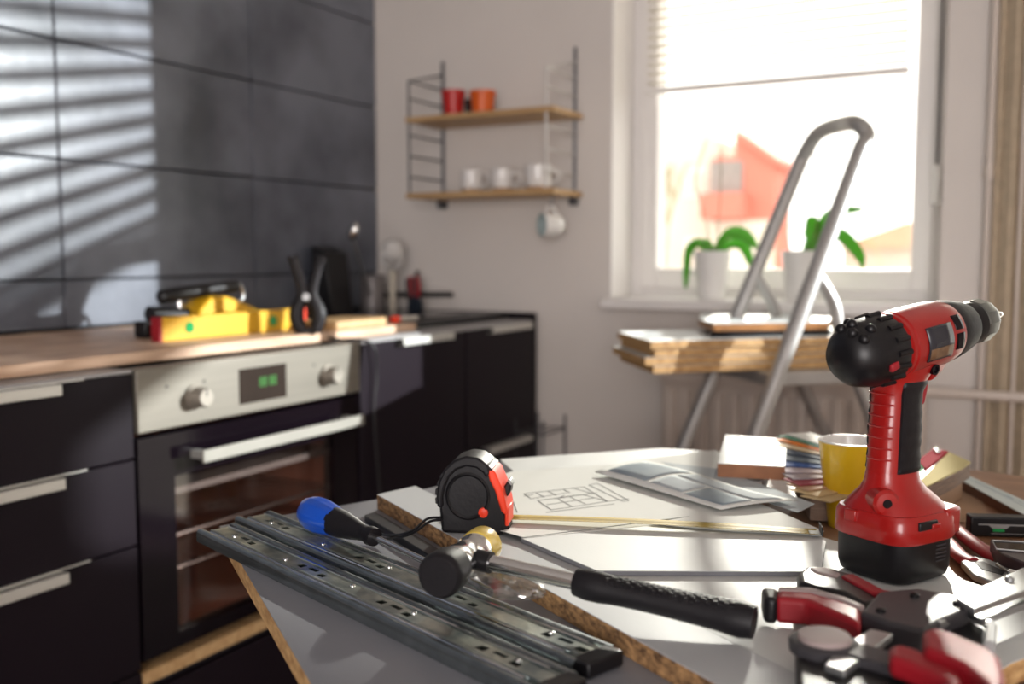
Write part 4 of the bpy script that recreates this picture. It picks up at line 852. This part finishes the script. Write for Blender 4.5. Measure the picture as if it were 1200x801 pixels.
b_ = MBn(); lathe(b_, [(0, 0.165), (0.0215, 0.165), (0.0225, 0.168), (0.0225, 0.182), (0, 0.182)], BM, 40); obj('chuck_ring', b_, dark_m, dl)
obj('chuck', lathe(MBn(), [(0, 0.181), (0.0222, 0.181), (0.0236, 0.184), (0.0236, 0.198), (0.0205, 0.206), (0.010, 0.208), (0, 0.208)], BM, 12), mat('chuck_grey', (0.16, 0.17, 0.16), 0.28, 0.7, var=0.15, scale=60), dl, sharp=25, label='faceted grey metal chuck')
obj('bit', lathe(MBn(), [(0, 0.205), (0.0052, 0.205), (0.0052, 0.220), (0.0042, 0.222), (0.0042, 0.234), (0.0028, 0.240), (0.0008, 0.243), (0, 0.2435)], BM, 14), chrome_m, dl, sharp=30)

# ================================================================= TAPE MEASURE
tq = G(552, 627, 0.7812); hk = G(960, 628, 0.7880); ta = math.atan2(hk.y - G(594, 612, 0.788).y, hk.x - G(594, 612, 0.788).x)
tc_ = Vector((tq.x, tq.y, 0.7813))
tm = thing('tape_measure', 'black rubber tape measure with orange front standing at the strip', 'tape measure', M=Matrix.Translation(tc_) @ Matrix.Rotation(ta, 4, 'Z') @ Matrix.Diagonal((0.92, 0.9, 0.975, 1)))
PF = [(-0.034, 0), (0.034, 0), (0.0375, 0.010), (0.0375, 0.020), (0.033, 0.040), (0.027, 0.058), (0.019, 0.070), (0.008, 0.0775), (-0.005, 0.0790), (-0.018, 0.0745), (-0.029, 0.0645), (-0.035, 0.051), (-0.0375, 0.038), (-0.0355, 0.015)]
def extr(pts, y0, y1): return prism(MBn(), [(x, y0, z) for x, z in pts], (0, y1 - y0, 0))
obj('casing', extr(PF, 0.003, 0.041), rub_m, tm, bevel=0.004, seg=3)
rim = [PF[i] for i in (5, 6, 7, 8, 9, 10, 11, 12, 13)]
obj('rubber_rim', tube(MBn(), smoothpath([(x * 1.0, 0.022, z * 1.0) for x, z in [(0.0265, 0.059)] + rim[1:]], 4), 0.0215, 18, flat=0.16, upv=Vector((0, 1, 0))) if False else extr([(x * 1.03, 0.003 + z * 1.005) for x, z in [(0.0215, 0.062), (0.019, 0.070), (0.008, 0.0775), (-0.005, 0.0790), (-0.018, 0.0745), (-0.029, 0.0645), (-0.035, 0.051), (-0.0375, 0.038), (-0.0365, 0.024)]] + [(-0.031, 0.028), (-0.0315, 0.038), (-0.029, 0.049), (-0.024, 0.060), (-0.016, 0.0675), (-0.005, 0.0715), (0.006, 0.070), (0.013, 0.0655), (0.0165, 0.060)], -0.001, 0.045), rub_m, tm, bevel=0.0025)
for k in range(11):
    a = R(52 + k * 13.5); rr = 0.0425; cx_, cz_ = -0.002, 0.0405
    p = Vector((cx_ + rr * 0.86 * math.cos(a), 0.022, cz_ + rr * 0.92 * math.sin(a) - 0.001))
    obj('grip_ridge', box(MBn(), p, (0.0065, 0.0452, 0.0030), Matrix.Rotation(-a + PI / 2, 3, 'Y')), rub_m if k not in (2, 3) else steel2_m, tm, bevel=0.001, label='worn silvery ridge' if k in (2, 3) else None)
b_ = MBn(); lathe(b_, [(0.021, 0.0), (0.023, 0.0015), (0.025, 0.0)], Matrix.Translation((-0.004, 0.0025, 0.040)) @ Matrix.Rotation(PI / 2, 4, 'X'), 36); obj('disc_ring', b_, dark_m, tm)
OR = [(0.0205, 0.0715), (0.027, 0.066), (0.0345, 0.050), (0.0385, 0.035), (0.0400, 0.026), (0.0375, 0.0225), (0.0335, 0.026), (0.030, 0.036), (0.0265, 0.047), (0.0205, 0.058), (0.0185, 0.066)]
obj('front_plate', extr(OR, -0.0006, 0.0446), orange_m, tm, bevel=0.002)
obj('front_lip', extr([(0.0365, 0.010), (0.0405, 0.010), (0.0405, 0.030), (0.0365, 0.027)], 0.004, 0.040), orange_m, tm, bevel=0.0015)
obj('lock_button', extr([(0.031, 0.045), (0.038, 0.055), (0.0425, 0.051), (0.0410, 0.043), (0.0375, 0.038)], 0.013, 0.031), dark_m, tm, bevel=0.002)
obj('lock_ridges', extr([(0.037, 0.055), (0.0405, 0.0565), (0.0435, 0.0515), (0.0425, 0.049)], 0.014, 0.030), steel2_m, tm, bevel=0.001)
obj('round_button', lathe(MBn(), [(0.0055, 0), (0.0052, 0.0016), (0.004, 0.0022), (0, 0.0024)], Matrix.Translation((0.013, 0.0032, 0.0235)) @ Matrix.Rotation(PI / 2, 4, 'X'), 24), orange_m, tm)
obj('belt_clip', extr([(0.034, 0.004), (0.0405, 0.003), (0.0405, 0.009), (0.034, 0.009)], 0.010, 0.034), dark_m, tm)
# blade and hook
bA, bB = G(596, 607, 0.7900), G(958, 624.5, 0.7882); bd_ = (bB - bA).normalized(); bn_ = Vector((-bd_.y, bd_.x, 0))
blm = mat('blade_yellow', (0.34, 0.235, 0.02), 0.6, var=0.06, spec=0.2)
b_ = MBn(); rows = []
for i in range(25):
    p = bA + (bB - bA) * i / 24 + Vector((0, 0, 0.0035 * math.sin(PI * min(1, (24 - i) / 24 * 1.0)) * 0.6)); rows.append([b_.verts.new(p + bn_ * (0.0095 * (k / 2 - 1)) + Vector((0, 0, 0.0016 * (k / 2 - 1) ** 2))) for k in range(5)])
for r0, r1 in zip(rows, rows[1:]):
    for k in range(4): b_.faces.new((r0[k], r0[k + 1], r1[k + 1], r1[k]))
bo = obj('blade', b_, blm, tm, world=True, sharp=180, label='yellow steel blade pulled out'); s_ = bo.modifiers.new('thick', 'SOLIDIFY'); s_.thickness = 0.0003
b_ = MBn()
for i in range(1, 74):
    p = bA + (bB - bA) * i / 74.0; zz_ = 0.0035 * math.sin(PI * min(1, (74 - i) / 74)) * 0.6 + 0.0012
    p = p + Vector((0, 0, zz_)); l_ = 0.006 if i % 5 == 0 else 0.003
    q = p - bn_ * 0.0095 + Vector((0, 0, 0.0007)); w__ = bd_ * 0.0003
    prism(b_, [q - w__, q + w__, q + w__ + bn_ * l_ - Vector((0, 0, 0.0010)), q - w__ + bn_ * l_ - Vector((0, 0, 0.0010))], (0, 0, 0.0001))
mo = obj('graduation_marks', b_, ink_m, bo, world=True)
b_ = MBn(); h0 = bB - bd_ * 0.008
prism(b_, [h0 - bn_ * 0.010, bB + bd_ * 0.002 - bn_ * 0.010, bB + bd_ * 0.002 + bn_ * 0.010, h0 + bn_ * 0.010], (0, 0, 0.001))
prism(b_, [bB + bd_ * 0.002 - bn_ * 0.010, bB + bd_ * 0.003 - bn_ * 0.010, bB + bd_ * 0.003 + bn_ * 0.010, bB + bd_ * 0.002 + bn_ * 0.010], (0, 0, -0.0095) if False else (0, 0, 0.001))
obj('end_hook', b_, steel2_m, tm, world=True)
obj('hook_lip', prism(MBn(), [bB + bd_ * 0.0025 - bn_ * 0.011, bB + bd_ * 0.0035 - bn_ * 0.011, bB + bd_ * 0.0035 + bn_ * 0.009, bB + bd_ * 0.0025 + bn_ * 0.009], (0, 0, 0.009)), dark_m, tm, world=True)
obj('wrist_strap', tube(MBn(), smoothpath([G(516, 606, 0.800), G(500, 608, 0.797), G(482, 622, 0.786), G(455, 627, 0.775), G(430, 622, 0.772), G(452, 631, 0.770), G(482, 625, 0.784), G(503, 611, 0.796), G(518, 609, 0.800)], 6), 0.0013, 8), dark_m, tm, world=True)

# ================================================================= BALL BEARING SLIDES
sdir = Vector((0.941, -0.337, 0)).normalized(); sang = math.atan2(sdir.y, sdir.x); so = G(230, 620, 0.776); so.z = B1 + 0.0002
def plate(bm, L, y0, y1, z, th, holes):
    xs = sorted(set([0, L] + [h[0] for h in holes] + [h[1] for h in holes])); ys = sorted(set([y0, y1] + [h[2] for h in holes] + [h[3] for h in holes]))
    for xa, xb in zip(xs, xs[1:]):
        for ya, yb_ in zip(ys, ys[1:]):
            mx, my = (xa + xb) / 2, (ya + yb_) / 2
            if any(h[0] < mx < h[1] and h[2] < my < h[3] for h in holes): continue
            box2(bm, (xa, ya, z - th), (xb, yb_, z))
    bmesh.ops.remove_doubles(bm, verts=bm.verts, dist=1e-6)
    seen = {}
    for f in list(bm.faces):
        k = tuple(sorted(v.index for v in f.verts)); 
    bm.verts.index_update()
    for f in list(bm.faces): seen.setdefault(tuple(sorted(v.index for v in f.verts)), []).append(f)
    bmesh.ops.delete(bm, geom=[f for fs in seen.values() if len(fs) > 1 for f in fs], context='FACES')
    return bm
def slide(label, off_s, off_w, L, holes, stop, lift=0.0):
    p = so + sdir * off_s + Vector((-sdir.y, sdir.x, 0)) * off_w
    t = thing('drawer_slide', label, 'drawer slide', (p.x, p.y, so.z + lift), sang, 'drawer slides')
    C = [(0, 0), (0, .0095), (.0018, .0122), (.0048, .0127), (.0075, .0118), (.0080, .0100), (.0068, .0098), (.0062, .0107), (.0045, .0114), (.0024, .0108), (.0013, .0092), (.0013, .0012)]
    b = MBn(); prism(b, [(0, y, z) for y, z in C], (L, 0, 0)); prism(b, [(0, 0.045 - y, z) for y, z in C], (L, 0, 0)); box2(b, (0, 0.0008, 0), (L, 0.0442, 0.0012))
    obj('outer_member', b, zinc2_m, t, sharp=50)
    for s in (0, 1):
        b = MBn(); C2 = [(.0088, .004), (.0088, .0112), (.0098, .0120), (.0112, .0120), (.0118, .0112), (.0118, .004)]
        prism(b, [(0.012, (0.045 - y) if s else y, z) for y, z in C2], (L - 0.03, 0, 0)); obj('ball_retainer', b, chrome_m, t)
    hs_ = []
    for (xc, kinds) in holes:
        for dx, dy, lx, ly in kinds: hs_.append((xc + dx - lx / 2, xc + dx + lx / 2, 0.0225 + dy - ly / 2, 0.0225 + dy + ly / 2))
    b = plate(MBn(), L - 0.012, 0.0135, 0.0315, 0.0116, 0.0011, hs_)
    b.transform(Matrix.Translation((0.008, 0, 0)))
    for s in (0, 1):
        C3 = [(.0122, .0045), (.0122, .0118), (.0130, .0127), (.0141, .0122), (.0141, .0105), (.0136, .0105), (.0132, .0045)]
        prism(b, [(0.008, (0.045 - y) if s else y, z) for y, z in C3], (L - 0.012, 0, 0))
    obj('inner_member', b, zinc_m, t, sharp=50)
    for xr in (0.03, 0.135, 0.24, 0.33, 0.455):
        if xr < L: obj('rivet', lathe(MBn(), [(0.0028, 0), (0.0026, 0.0010), (0.0015, 0.0016), (0, 0.0018)], Matrix.Translation((xr + 0.018, 0.0225 + (0.004 if xr > 0.2 else -0.003), 0.0115)), 14), chrome_m, t)
    if stop: obj('end_stop', box2(MBn(), (L - 0.006, 0.004, 0.001), (L + 0.012, 0.041, 0.0125)), dark_m, t, bevel=0.002, label='black plastic end stop')
    return t
grp = [(0, 0.0, 0.009, 0.007), (0.018, 0.002, 0.014, 0.0045), (0.037, -0.001, 0.010, 0.006)]
slide('zinc drawer slide nearest the camera, overhanging the board corner', 0.0, 0.0, 0.515, [(0.035, grp), (0.17, grp), (0.30, grp), (0.43, grp)], True)
slide('zinc drawer slide under the screwdriver and the mallet head', -0.022, 0.0535, 0.522, [(0.030, grp), (0.205, grp), (0.34, grp), (0.465, grp)], True)

# ================================================================= SCREWDRIVER
a_, b2_ = G(360, 598, 0.797), G(436, 628, 0.790); dsd = (b2_ - a_).normalized()
sd_ = thing('screwdriver', 'screwdriver with bulbous blue and black handle lying on the slides', 'screwdriver', tuple(a_ - Vector((0, 0, 0.018))))
LL = (b2_ - a_).length; QM = Matrix.Translation(a_) @ dsd.to_track_quat('Z', 'Y').to_matrix().to_4x4()
b_ = MBn(); prof = [(0, -0.004), (0.010, -0.0035), (0.0155, 0.003), (0.0178, 0.013), (0.0180, 0.024), (0.0165, 0.036), (0.0150, 0.045), (0.0147, 0.048), (0, 0.048)]
rows = []
for r_, z_ in prof: rows.append([b_.verts.new(QM @ Vector((r_ * (1 - 0.05 * (math.cos(6 * 2 * PI * i / 48) < -0.2) * (z_ > 0.002)) * math.cos(2 * PI * i / 48), r_ * (1 - 0.05 * (math.cos(6 * 2 * PI * i / 48) < -0.2) * (z_ > 0.002)) * math.sin(2 * PI * i / 48), z_))) for i in range(48)])
for r0, r1 in zip(rows, rows[1:]): bridge(b_, r0, r1)
obj('handle', b_, blue_m, sd_, world=True, sharp=60, label='blue handle end')
obj('handle_neck', lathe(MBn(), [(0, 0.046), (0.0147, 0.046), (0.0135, 0.060), (0.0110, 0.075), (0.0085, 0.088), (0.0078, LL - 0.008), (0.0095, LL - 0.003), (0.0090, LL + 0.004), (0, LL + 0.004)], QM, 32), rub_m, sd_, world=True, label='black rubber neck')
obj('shaft', tube(MBn(), [b2_, G(575, 693, 0.7845)], 0.0031, 16), chrome_m, sd_, world=True)

# ================================================================= MALLET
hb2, hh = G(884, 729, 0.7965), G(553, 654, 0.8115)
hdv = (hb2 - hh); hx_ = Vector((hdv.x, hdv.y, 0)).normalized(); hy_ = Vector((-hx_.y, hx_.x, 0)).normalized()
ml = thing('mallet', 'two-faced mallet with chrome head and black ribbed grip on the slides', 'hammer', tuple(hh - Vector((0, 0, 0.02))))
hc = hh - hx_ * 0.006; ha = (hy_ + hx_ * -0.10).normalized(); HM = Matrix.Translation(hc) @ ha.to_track_quat('Z', 'Y').to_matrix().to_4x4()
obj('head', lathe(MBn(), [(0, -0.026), (0.0148, -0.026), (0.0152, -0.024), (0.0152, -0.012), (0.0140, -0.010), (0.0140, 0.010), (0.0152, 0.012), (0.0152, 0.024), (0, 0.024)], HM, 40), chrome_m, ml, world=True, label='chrome cylinder head')
obj('rubber_face', lathe(MBn(), [(0, -0.054), (0.0155, -0.054), (0.0180, -0.0515), (0.0186, -0.047), (0.0182, -0.038), (0.0175, -0.030), (0.0160, -0.024), (0, -0.024)], HM, 40), rub_m, ml, world=True, label='black rubber face')
obj('resin_face', lathe(MBn(), [(0, 0.022), (0.0158, 0.022), (0.0165, 0.026), (0.0165, 0.040), (0.0150, 0.043), (0, 0.0435)], HM, 40), ywl_m, ml, world=True, label='amber resin face')
obj('neck_collar', tube(MBn(), [hh - hdv.normalized() * 0.002, hh + hdv.normalized() * 0.018], 0.0088, 18), dark_m, ml, world=True)
gs = 0.40
obj('shaft', tube(MBn(), [hh, hh + hdv * (gs + 0.02)], 0.0066, 20), chrome_m, ml, world=True, label='chromed tubular shaft')
gp = [hh + hdv * (gs + (1 - gs) * k / 14) for k in range(15)]
obj('grip', tube(MBn(), gp, [0.0105, 0.0122, 0.0122, 0.0112, 0.0108, 0.0106, 0.0106, 0.0107, 0.0109, 0.0111, 0.0114, 0.0118, 0.0125, 0.0134, 0.0118], 24), rub_m, ml, world=True, sharp=50)
b_ = MBn(); gu = hdv.normalized(); gw = gu.cross(Vector((0, 0, 1))).normalized(); gz = gw.cross(gu)
for k in range(26):
    for j in range(-2, 3):
        t_ = gs + (1 - gs) * (0.14 + 0.78 * k / 26); c_ = hh + hdv * t_; a = R(90 + j * 24 + (12 if k % 2 else 0)); r_ = 0.0108 + 0.0018 * max(0, (k - 15) / 11)
        box(b_, c_ + (gw * math.cos(a) + gz * math.sin(a)) * r_, (0.0028, 0.0022, 0.0014), Matrix((gu, gw, gz)).transposed())
kn = obj('knurling', b_, rub_m, ml, world=True); kn['kind'] = 'stuff'

# crumpled clear bag under the mallet head, thin black bar
b_ = MBn(); bmesh.ops.create_icosphere(b_, subdivisions=4, radius=1, matrix=Matrix.Diagonal((0.040, 0.024, 0.011, 1)))
from mathutils import noise
for v_ in b_.verts:
    n_ = noise.noise(v_.co * 55) * 0.25 + noise.noise(v_.co * 140) * 0.10; v_.co *= 1 + n_
    v_.co.z = max(v_.co.z, -0.006)
b_.transform(Matrix.Translation(G(592, 683, 0.789) + Vector((0, 0, 0.0005))) @ Matrix.Rotation(R(-20), 4, 'Z'))
tag(obj('clear_bag', b_, film_m, sharp=25), 'small crumpled clear plastic bag under the mallet shaft', 'bag')
tag(obj('flat_bar', prism(MBn(), [G(427, 603, 0.7715), G(440, 599, 0.7715), G(536, 655, 0.7715), G(522, 662, 0.7715)], (0, 0, -0.008)), dark_m, bevel=0.001), 'thin black flat bar lying beside the chipboard strip', 'bar')

# ================================================================= QUICK CLAMP (front right)
qc = thing('bar_clamp', 'dark grey bar clamp with red grips lying in the front right', 'clamp', tuple(G(1070, 715, 0.782)))
def pz(nm, px, z, th, m_, bev=0.003, label=None, par=None, seg=3): return obj(nm, prism(MBn(), [G(x, y, z) for x, y in px], (0, 0, -th)), m_, par or qc, world=True, bevel=bev, seg=seg, label=label)
pz('body', [(1008, 716), (1030, 692), (1075, 688), (1115, 695), (1143, 702), (1133, 714), (1103, 726), (1083, 738), (1040, 728)], 0.808, 0.026, clampgrey_m, 0.003)
pz('upper_handle', [(934, 670), (944, 662), (968, 662), (1000, 671), (1026, 688), (1030, 704), (1012, 708), (985, 693), (952, 687), (936, 681)], 0.803, 0.018, dark_m, 0.005)
pz('handle_inlay', [(985, 673), (1000, 671), (1036, 690), (1060, 694), (1058, 698), (1024, 694)], 0.8055, 0.012, redm, 0.002, 'red handle inlay')
pz('handle_highlight', [(948, 664), (966, 663), (986, 671), (980, 675), (955, 669)], 0.8045, 0.006, pad_m, 0.002, 'pale highlight painted on the handle top')  # pale piece stands for a highlight on the black handle
pz('lower_handle', [(911, 688), (950, 690), (988, 701), (1010, 712), (1009, 731), (990, 722), (945, 703), (909, 700)], 0.806, 0.020, redm, 0.004, 'red lower grip')
pz('handle_tip', [(892, 686), (913, 688), (911, 702), (895, 700)], 0.806, 0.020, dark_m, 0.004)
pz('handle_back', [(912, 686), (950, 687), (990, 698), (1014, 708), (1012, 713), (985, 702), (948, 692), (912, 690)], 0.8075, 0.018, pad_m, 0.002, 'grey grip edge')
br = pz('slide_bar', [(1120, 700), (1195, 666), (1262, 640), (1272, 652), (1205, 690), (1142, 713)], 0.812, 0.005, steel2_m, 0.001)
pz('lower_bar', [(1136, 721), (1205, 694), (1270, 664), (1272, 671), (1210, 704), (1150, 726)], 0.797, 0.005, steel2_m, 0.001)
for x, y in ((1183, 677), (1122, 706), (1072, 697), (1032, 714)):
    p = G(x, y, 0.8135 if x == 1183 else 0.809); obj('rivet', lathe(MBn(), [(0.0035, -0.002), (0.0035, 0.0008), (0.002, 0.0016), (0, 0.0018)], Matrix.Translation(p), 16), steel2_m if x == 1183 else dark_m, qc, world=True)
b_ = MBn(); tube(b_, [G(1098, 734, 0.803), G(1130, 716, 0.803), G(1162, 734, 0.803), G(1160, 758, 0.803)], 0.0035, 8, flat=1.4); obj('wire_frame', b_, steel2_m, qc, world=True)
pz('inner_block', [(1103, 738), (1130, 722), (1155, 737), (1152, 758), (1120, 752)], 0.797, 0.013, dark_m, 0.002)
pz('jaw_arm', [(966, 778), (985, 758), (1020, 736), (1047, 742), (1034, 752), (990, 786)], 0.806, 0.005, steel2_m, 0.001)
pz('fixed_jaw', [(932, 748), (946, 738), (975, 736), (1000, 748), (1004, 762), (985, 778), (1040, 776), (1120, 800), (1125, 850), (936, 850)], 0.801, 0.018, dark_m, 0.004)
pz('jaw_cheek', [(990, 765), (1010, 752), (1080, 772), (1108, 790), (1100, 800), (1050, 782)], 0.8075, 0.008, clampgrey_m, 0.002)
pc = G(966, 752, 0.8062); obj('pad_seat', lathe(MBn(), [(0.0225, -0.006), (0.0230, 0.0), (0.020, 0.002), (0, 0.002)], Matrix.Translation(pc), 36), clampgrey_m, qc, world=True)
obj('round_pad', lathe(MBn(), [(0.0172, 0.0015), (0.0176, 0.003), (0.0165, 0.0052), (0.010, 0.0064), (0, 0.0066)], Matrix.Translation(pc), 36), pad_m, qc, world=True, label='pale round swivel pad')
pz('red_jaw', [(1081, 738), (1095, 733), (1118, 740), (1158, 757), (1172, 768), (1178, 790), (1178, 830), (1160, 830), (1155, 797), (1125, 775), (1083, 757)], 0.826, 0.030, redm, 0.006, 'red moulded jaw')
pz('red_lever', [(1042, 756), (1052, 752), (1070, 757), (1112, 774), (1128, 786), (1134, 830), (1114, 830), (1108, 795), (1060, 774), (1042, 768)], 0.820, 0.014, redm, 0.005, 'red release lever')

# ================================================================= PLIERS
pp = thing('pump_pliers', 'slip-joint pliers with dark red handles lying right of the drill', 'pliers', tuple(G(1150, 650, 0.7452)))
def wtube(nm, pxs, rr, m_, flat=0.7, lab=None): return obj(nm, tube(MBn(), smoothpath([G(x, y, z) for x, y, z in pxs]), rr, 14, flat=flat), m_, pp, world=True, label=lab)
wtube('handle', [(1094, 596, 0.7550), (1118, 618, 0.7550), (1146, 640, 0.7550), (1174, 657, 0.755)], 0.0085, redm)
wtube('handle', [(1090, 618, 0.7535), (1112, 637, 0.7535), (1126, 652, 0.7535), (1140, 660, 0.7535)], 0.0085, redm)
b_ = MBn(); outer = [G(x, y, 0.7570) for x, y in [(1126, 657), (1140, 651), (1160, 655), (1190, 668), (1215, 680), (1206, 694), (1168, 683), (1140, 672)]]
prism(b_, outer, (0, 0, -0.007)); jw = obj('jaw_half', b_, steel2_m, pp, world=True, bevel=0.0015)
pz('adjust_slot', [(1142, 658), (1152, 657), (1178, 669), (1174, 673), (1150, 666)], 0.7574, 0.003, dark_m, 0.0005, par=pp)
pz('jaw_half', [(1166, 659), (1176, 653), (1186, 656), (1206, 670), (1200, 678), (1188, 672)], 0.7600, 0.006, steel2_m, 0.0015, par=pp)
obj('pivot_bolt', lathe(MBn(), [(0.005, -0.006), (0.005, 0.002), (0.003, 0.0035), (0, 0.0037)], Matrix.Translation(G(1187, 671, 0.7605)), 18), chrome_m, pp, world=True)

# ================================================================= BLACK TOOLS AND RULE AT THE RIGHT EDGE
tl = thing('torpedo_level', 'black torpedo level with green vial at the right table edge', 'level', tuple(G(1170, 612, 0.7452)))
P0, P1 = G(1137, 628, 0.7455), G(1262, 632, 0.7455); ex = (P1 - P0); ey = Vector((-ex.y, ex.x, 0)).normalized() * 0.018
obj('bar', prism(MBn(), [P0, P1, P1 + ey, P0 + ey], (0, 0, 0.0225)), dark_m, tl, world=True, bevel=0.0015)
en = -ey.normalized(); eh = ex.normalized()
def onface(s, z): return P0 + eh * s + Vector((0, 0, z)) + en * 0.0006
obj('vial_slot', prism(MBn(), [onface(0.008, 0.0135), onface(0.019, 0.0135), onface(0.023, 0.010), onface(0.038, 0.010), onface(0.042, 0.0135), onface(0.075, 0.0135), onface(0.075, 0.0150), onface(0.008, 0.0150)], en * 0.0006), steel2_m, tl, world=True)
obj('vial', prism(MBn(), [onface(0.0235, 0.0065), onface(0.036, 0.0065), onface(0.036, 0.0098), onface(0.0235, 0.0098)], en * 0.001), green_m, tl, world=True)
obj('groove_line', prism(MBn(), [onface(0.022, 0.0040), onface(0.09, 0.0040), onface(0.09, 0.0046), onface(0.022, 0.0046)], en * 0.0005), steel2_m, tl, world=True)
sg = thing('black_tool_case', 'small black tool with silver-framed window below the torpedo level', 'tool', tuple(G(1190, 650, 0.7452)))
z_ = 0.772
obj('body', prism(MBn(), [G(x, y, z_) for x, y in [(1160, 631), (1262, 634), (1275, 664), (1205, 661), (1172, 647)]], (0, 0, -0.0265)), mat('plum_black', (0.04, 0.022, 0.026), 0.4, var=0.1), sg, world=True, bevel=0.002)
obj('window_rim', tube(MBn(), [G(1163, 633, z_ + 0.001), G(1240, 637, z_ + 0.001), G(1248, 650, z_ + 0.001), G(1168, 643, z_ + 0.001)], 0.0010, 6, closed=True), steel2_m, sg, world=True)
obj('window_face', prism(MBn(), [G(1165, 634, z_ + 0.0006), G(1238, 638, z_ + 0.0006), G(1245, 649, z_ + 0.0006), G(1169, 642, z_ + 0.0006)], (0, 0, -0.001)), gloss_blk, sg, world=True)
rl = thing('folding_rule', 'pale folding rule with brown edge at the right table edge', 'rule', tuple(G(1165, 585, 0.7452)))
obj('face', prism(MBn(), [G(x, y, 0.7600) for x, y in [(1121, 559), (1131, 555), (1225, 597), (1212, 609)]], (0, 0, -0.0012)), mat('rule_face', (0.58, 0.66, 0.66), 0.4, var=0.04), rl, world=True)
obj('edge', prism(MBn(), [G(x, y, 0.7588) for x, y in [(1121, 559), (1131, 555), (1225, 597), (1212, 609)]], (0, 0, -0.0132)), mat('rule_edge', (0.13, 0.05, 0.025), 0.6, var=0.2), rl, world=True)
b_ = MBn()
r0_, r1_ = G(1125, 558, 0.7602), G(1216, 604, 0.7602); rdx = (r1_ - r0_).normalized(); rny = Vector((-rdx.y, rdx.x, 0))
for t0, t1, o0 in ((0.02, 0.98, 0.006), (0.10, 0.62, 0.010), (0.5, 0.98, 0.0125)):
    A_ = r0_ + (r1_ - r0_) * t0 + rny * o0; B_ = r0_ + (r1_ - r0_) * t1 + rny * o0; prism(b_, [A_, B_, B_ + rny * 0.0006, A_ + rny * 0.0006], (0, 0, 0.0001))
obj('printed_lines', b_, mat('blue_ink', (0.08, 0.20, 0.28), 0.5, var=0.05), rl, world=True)
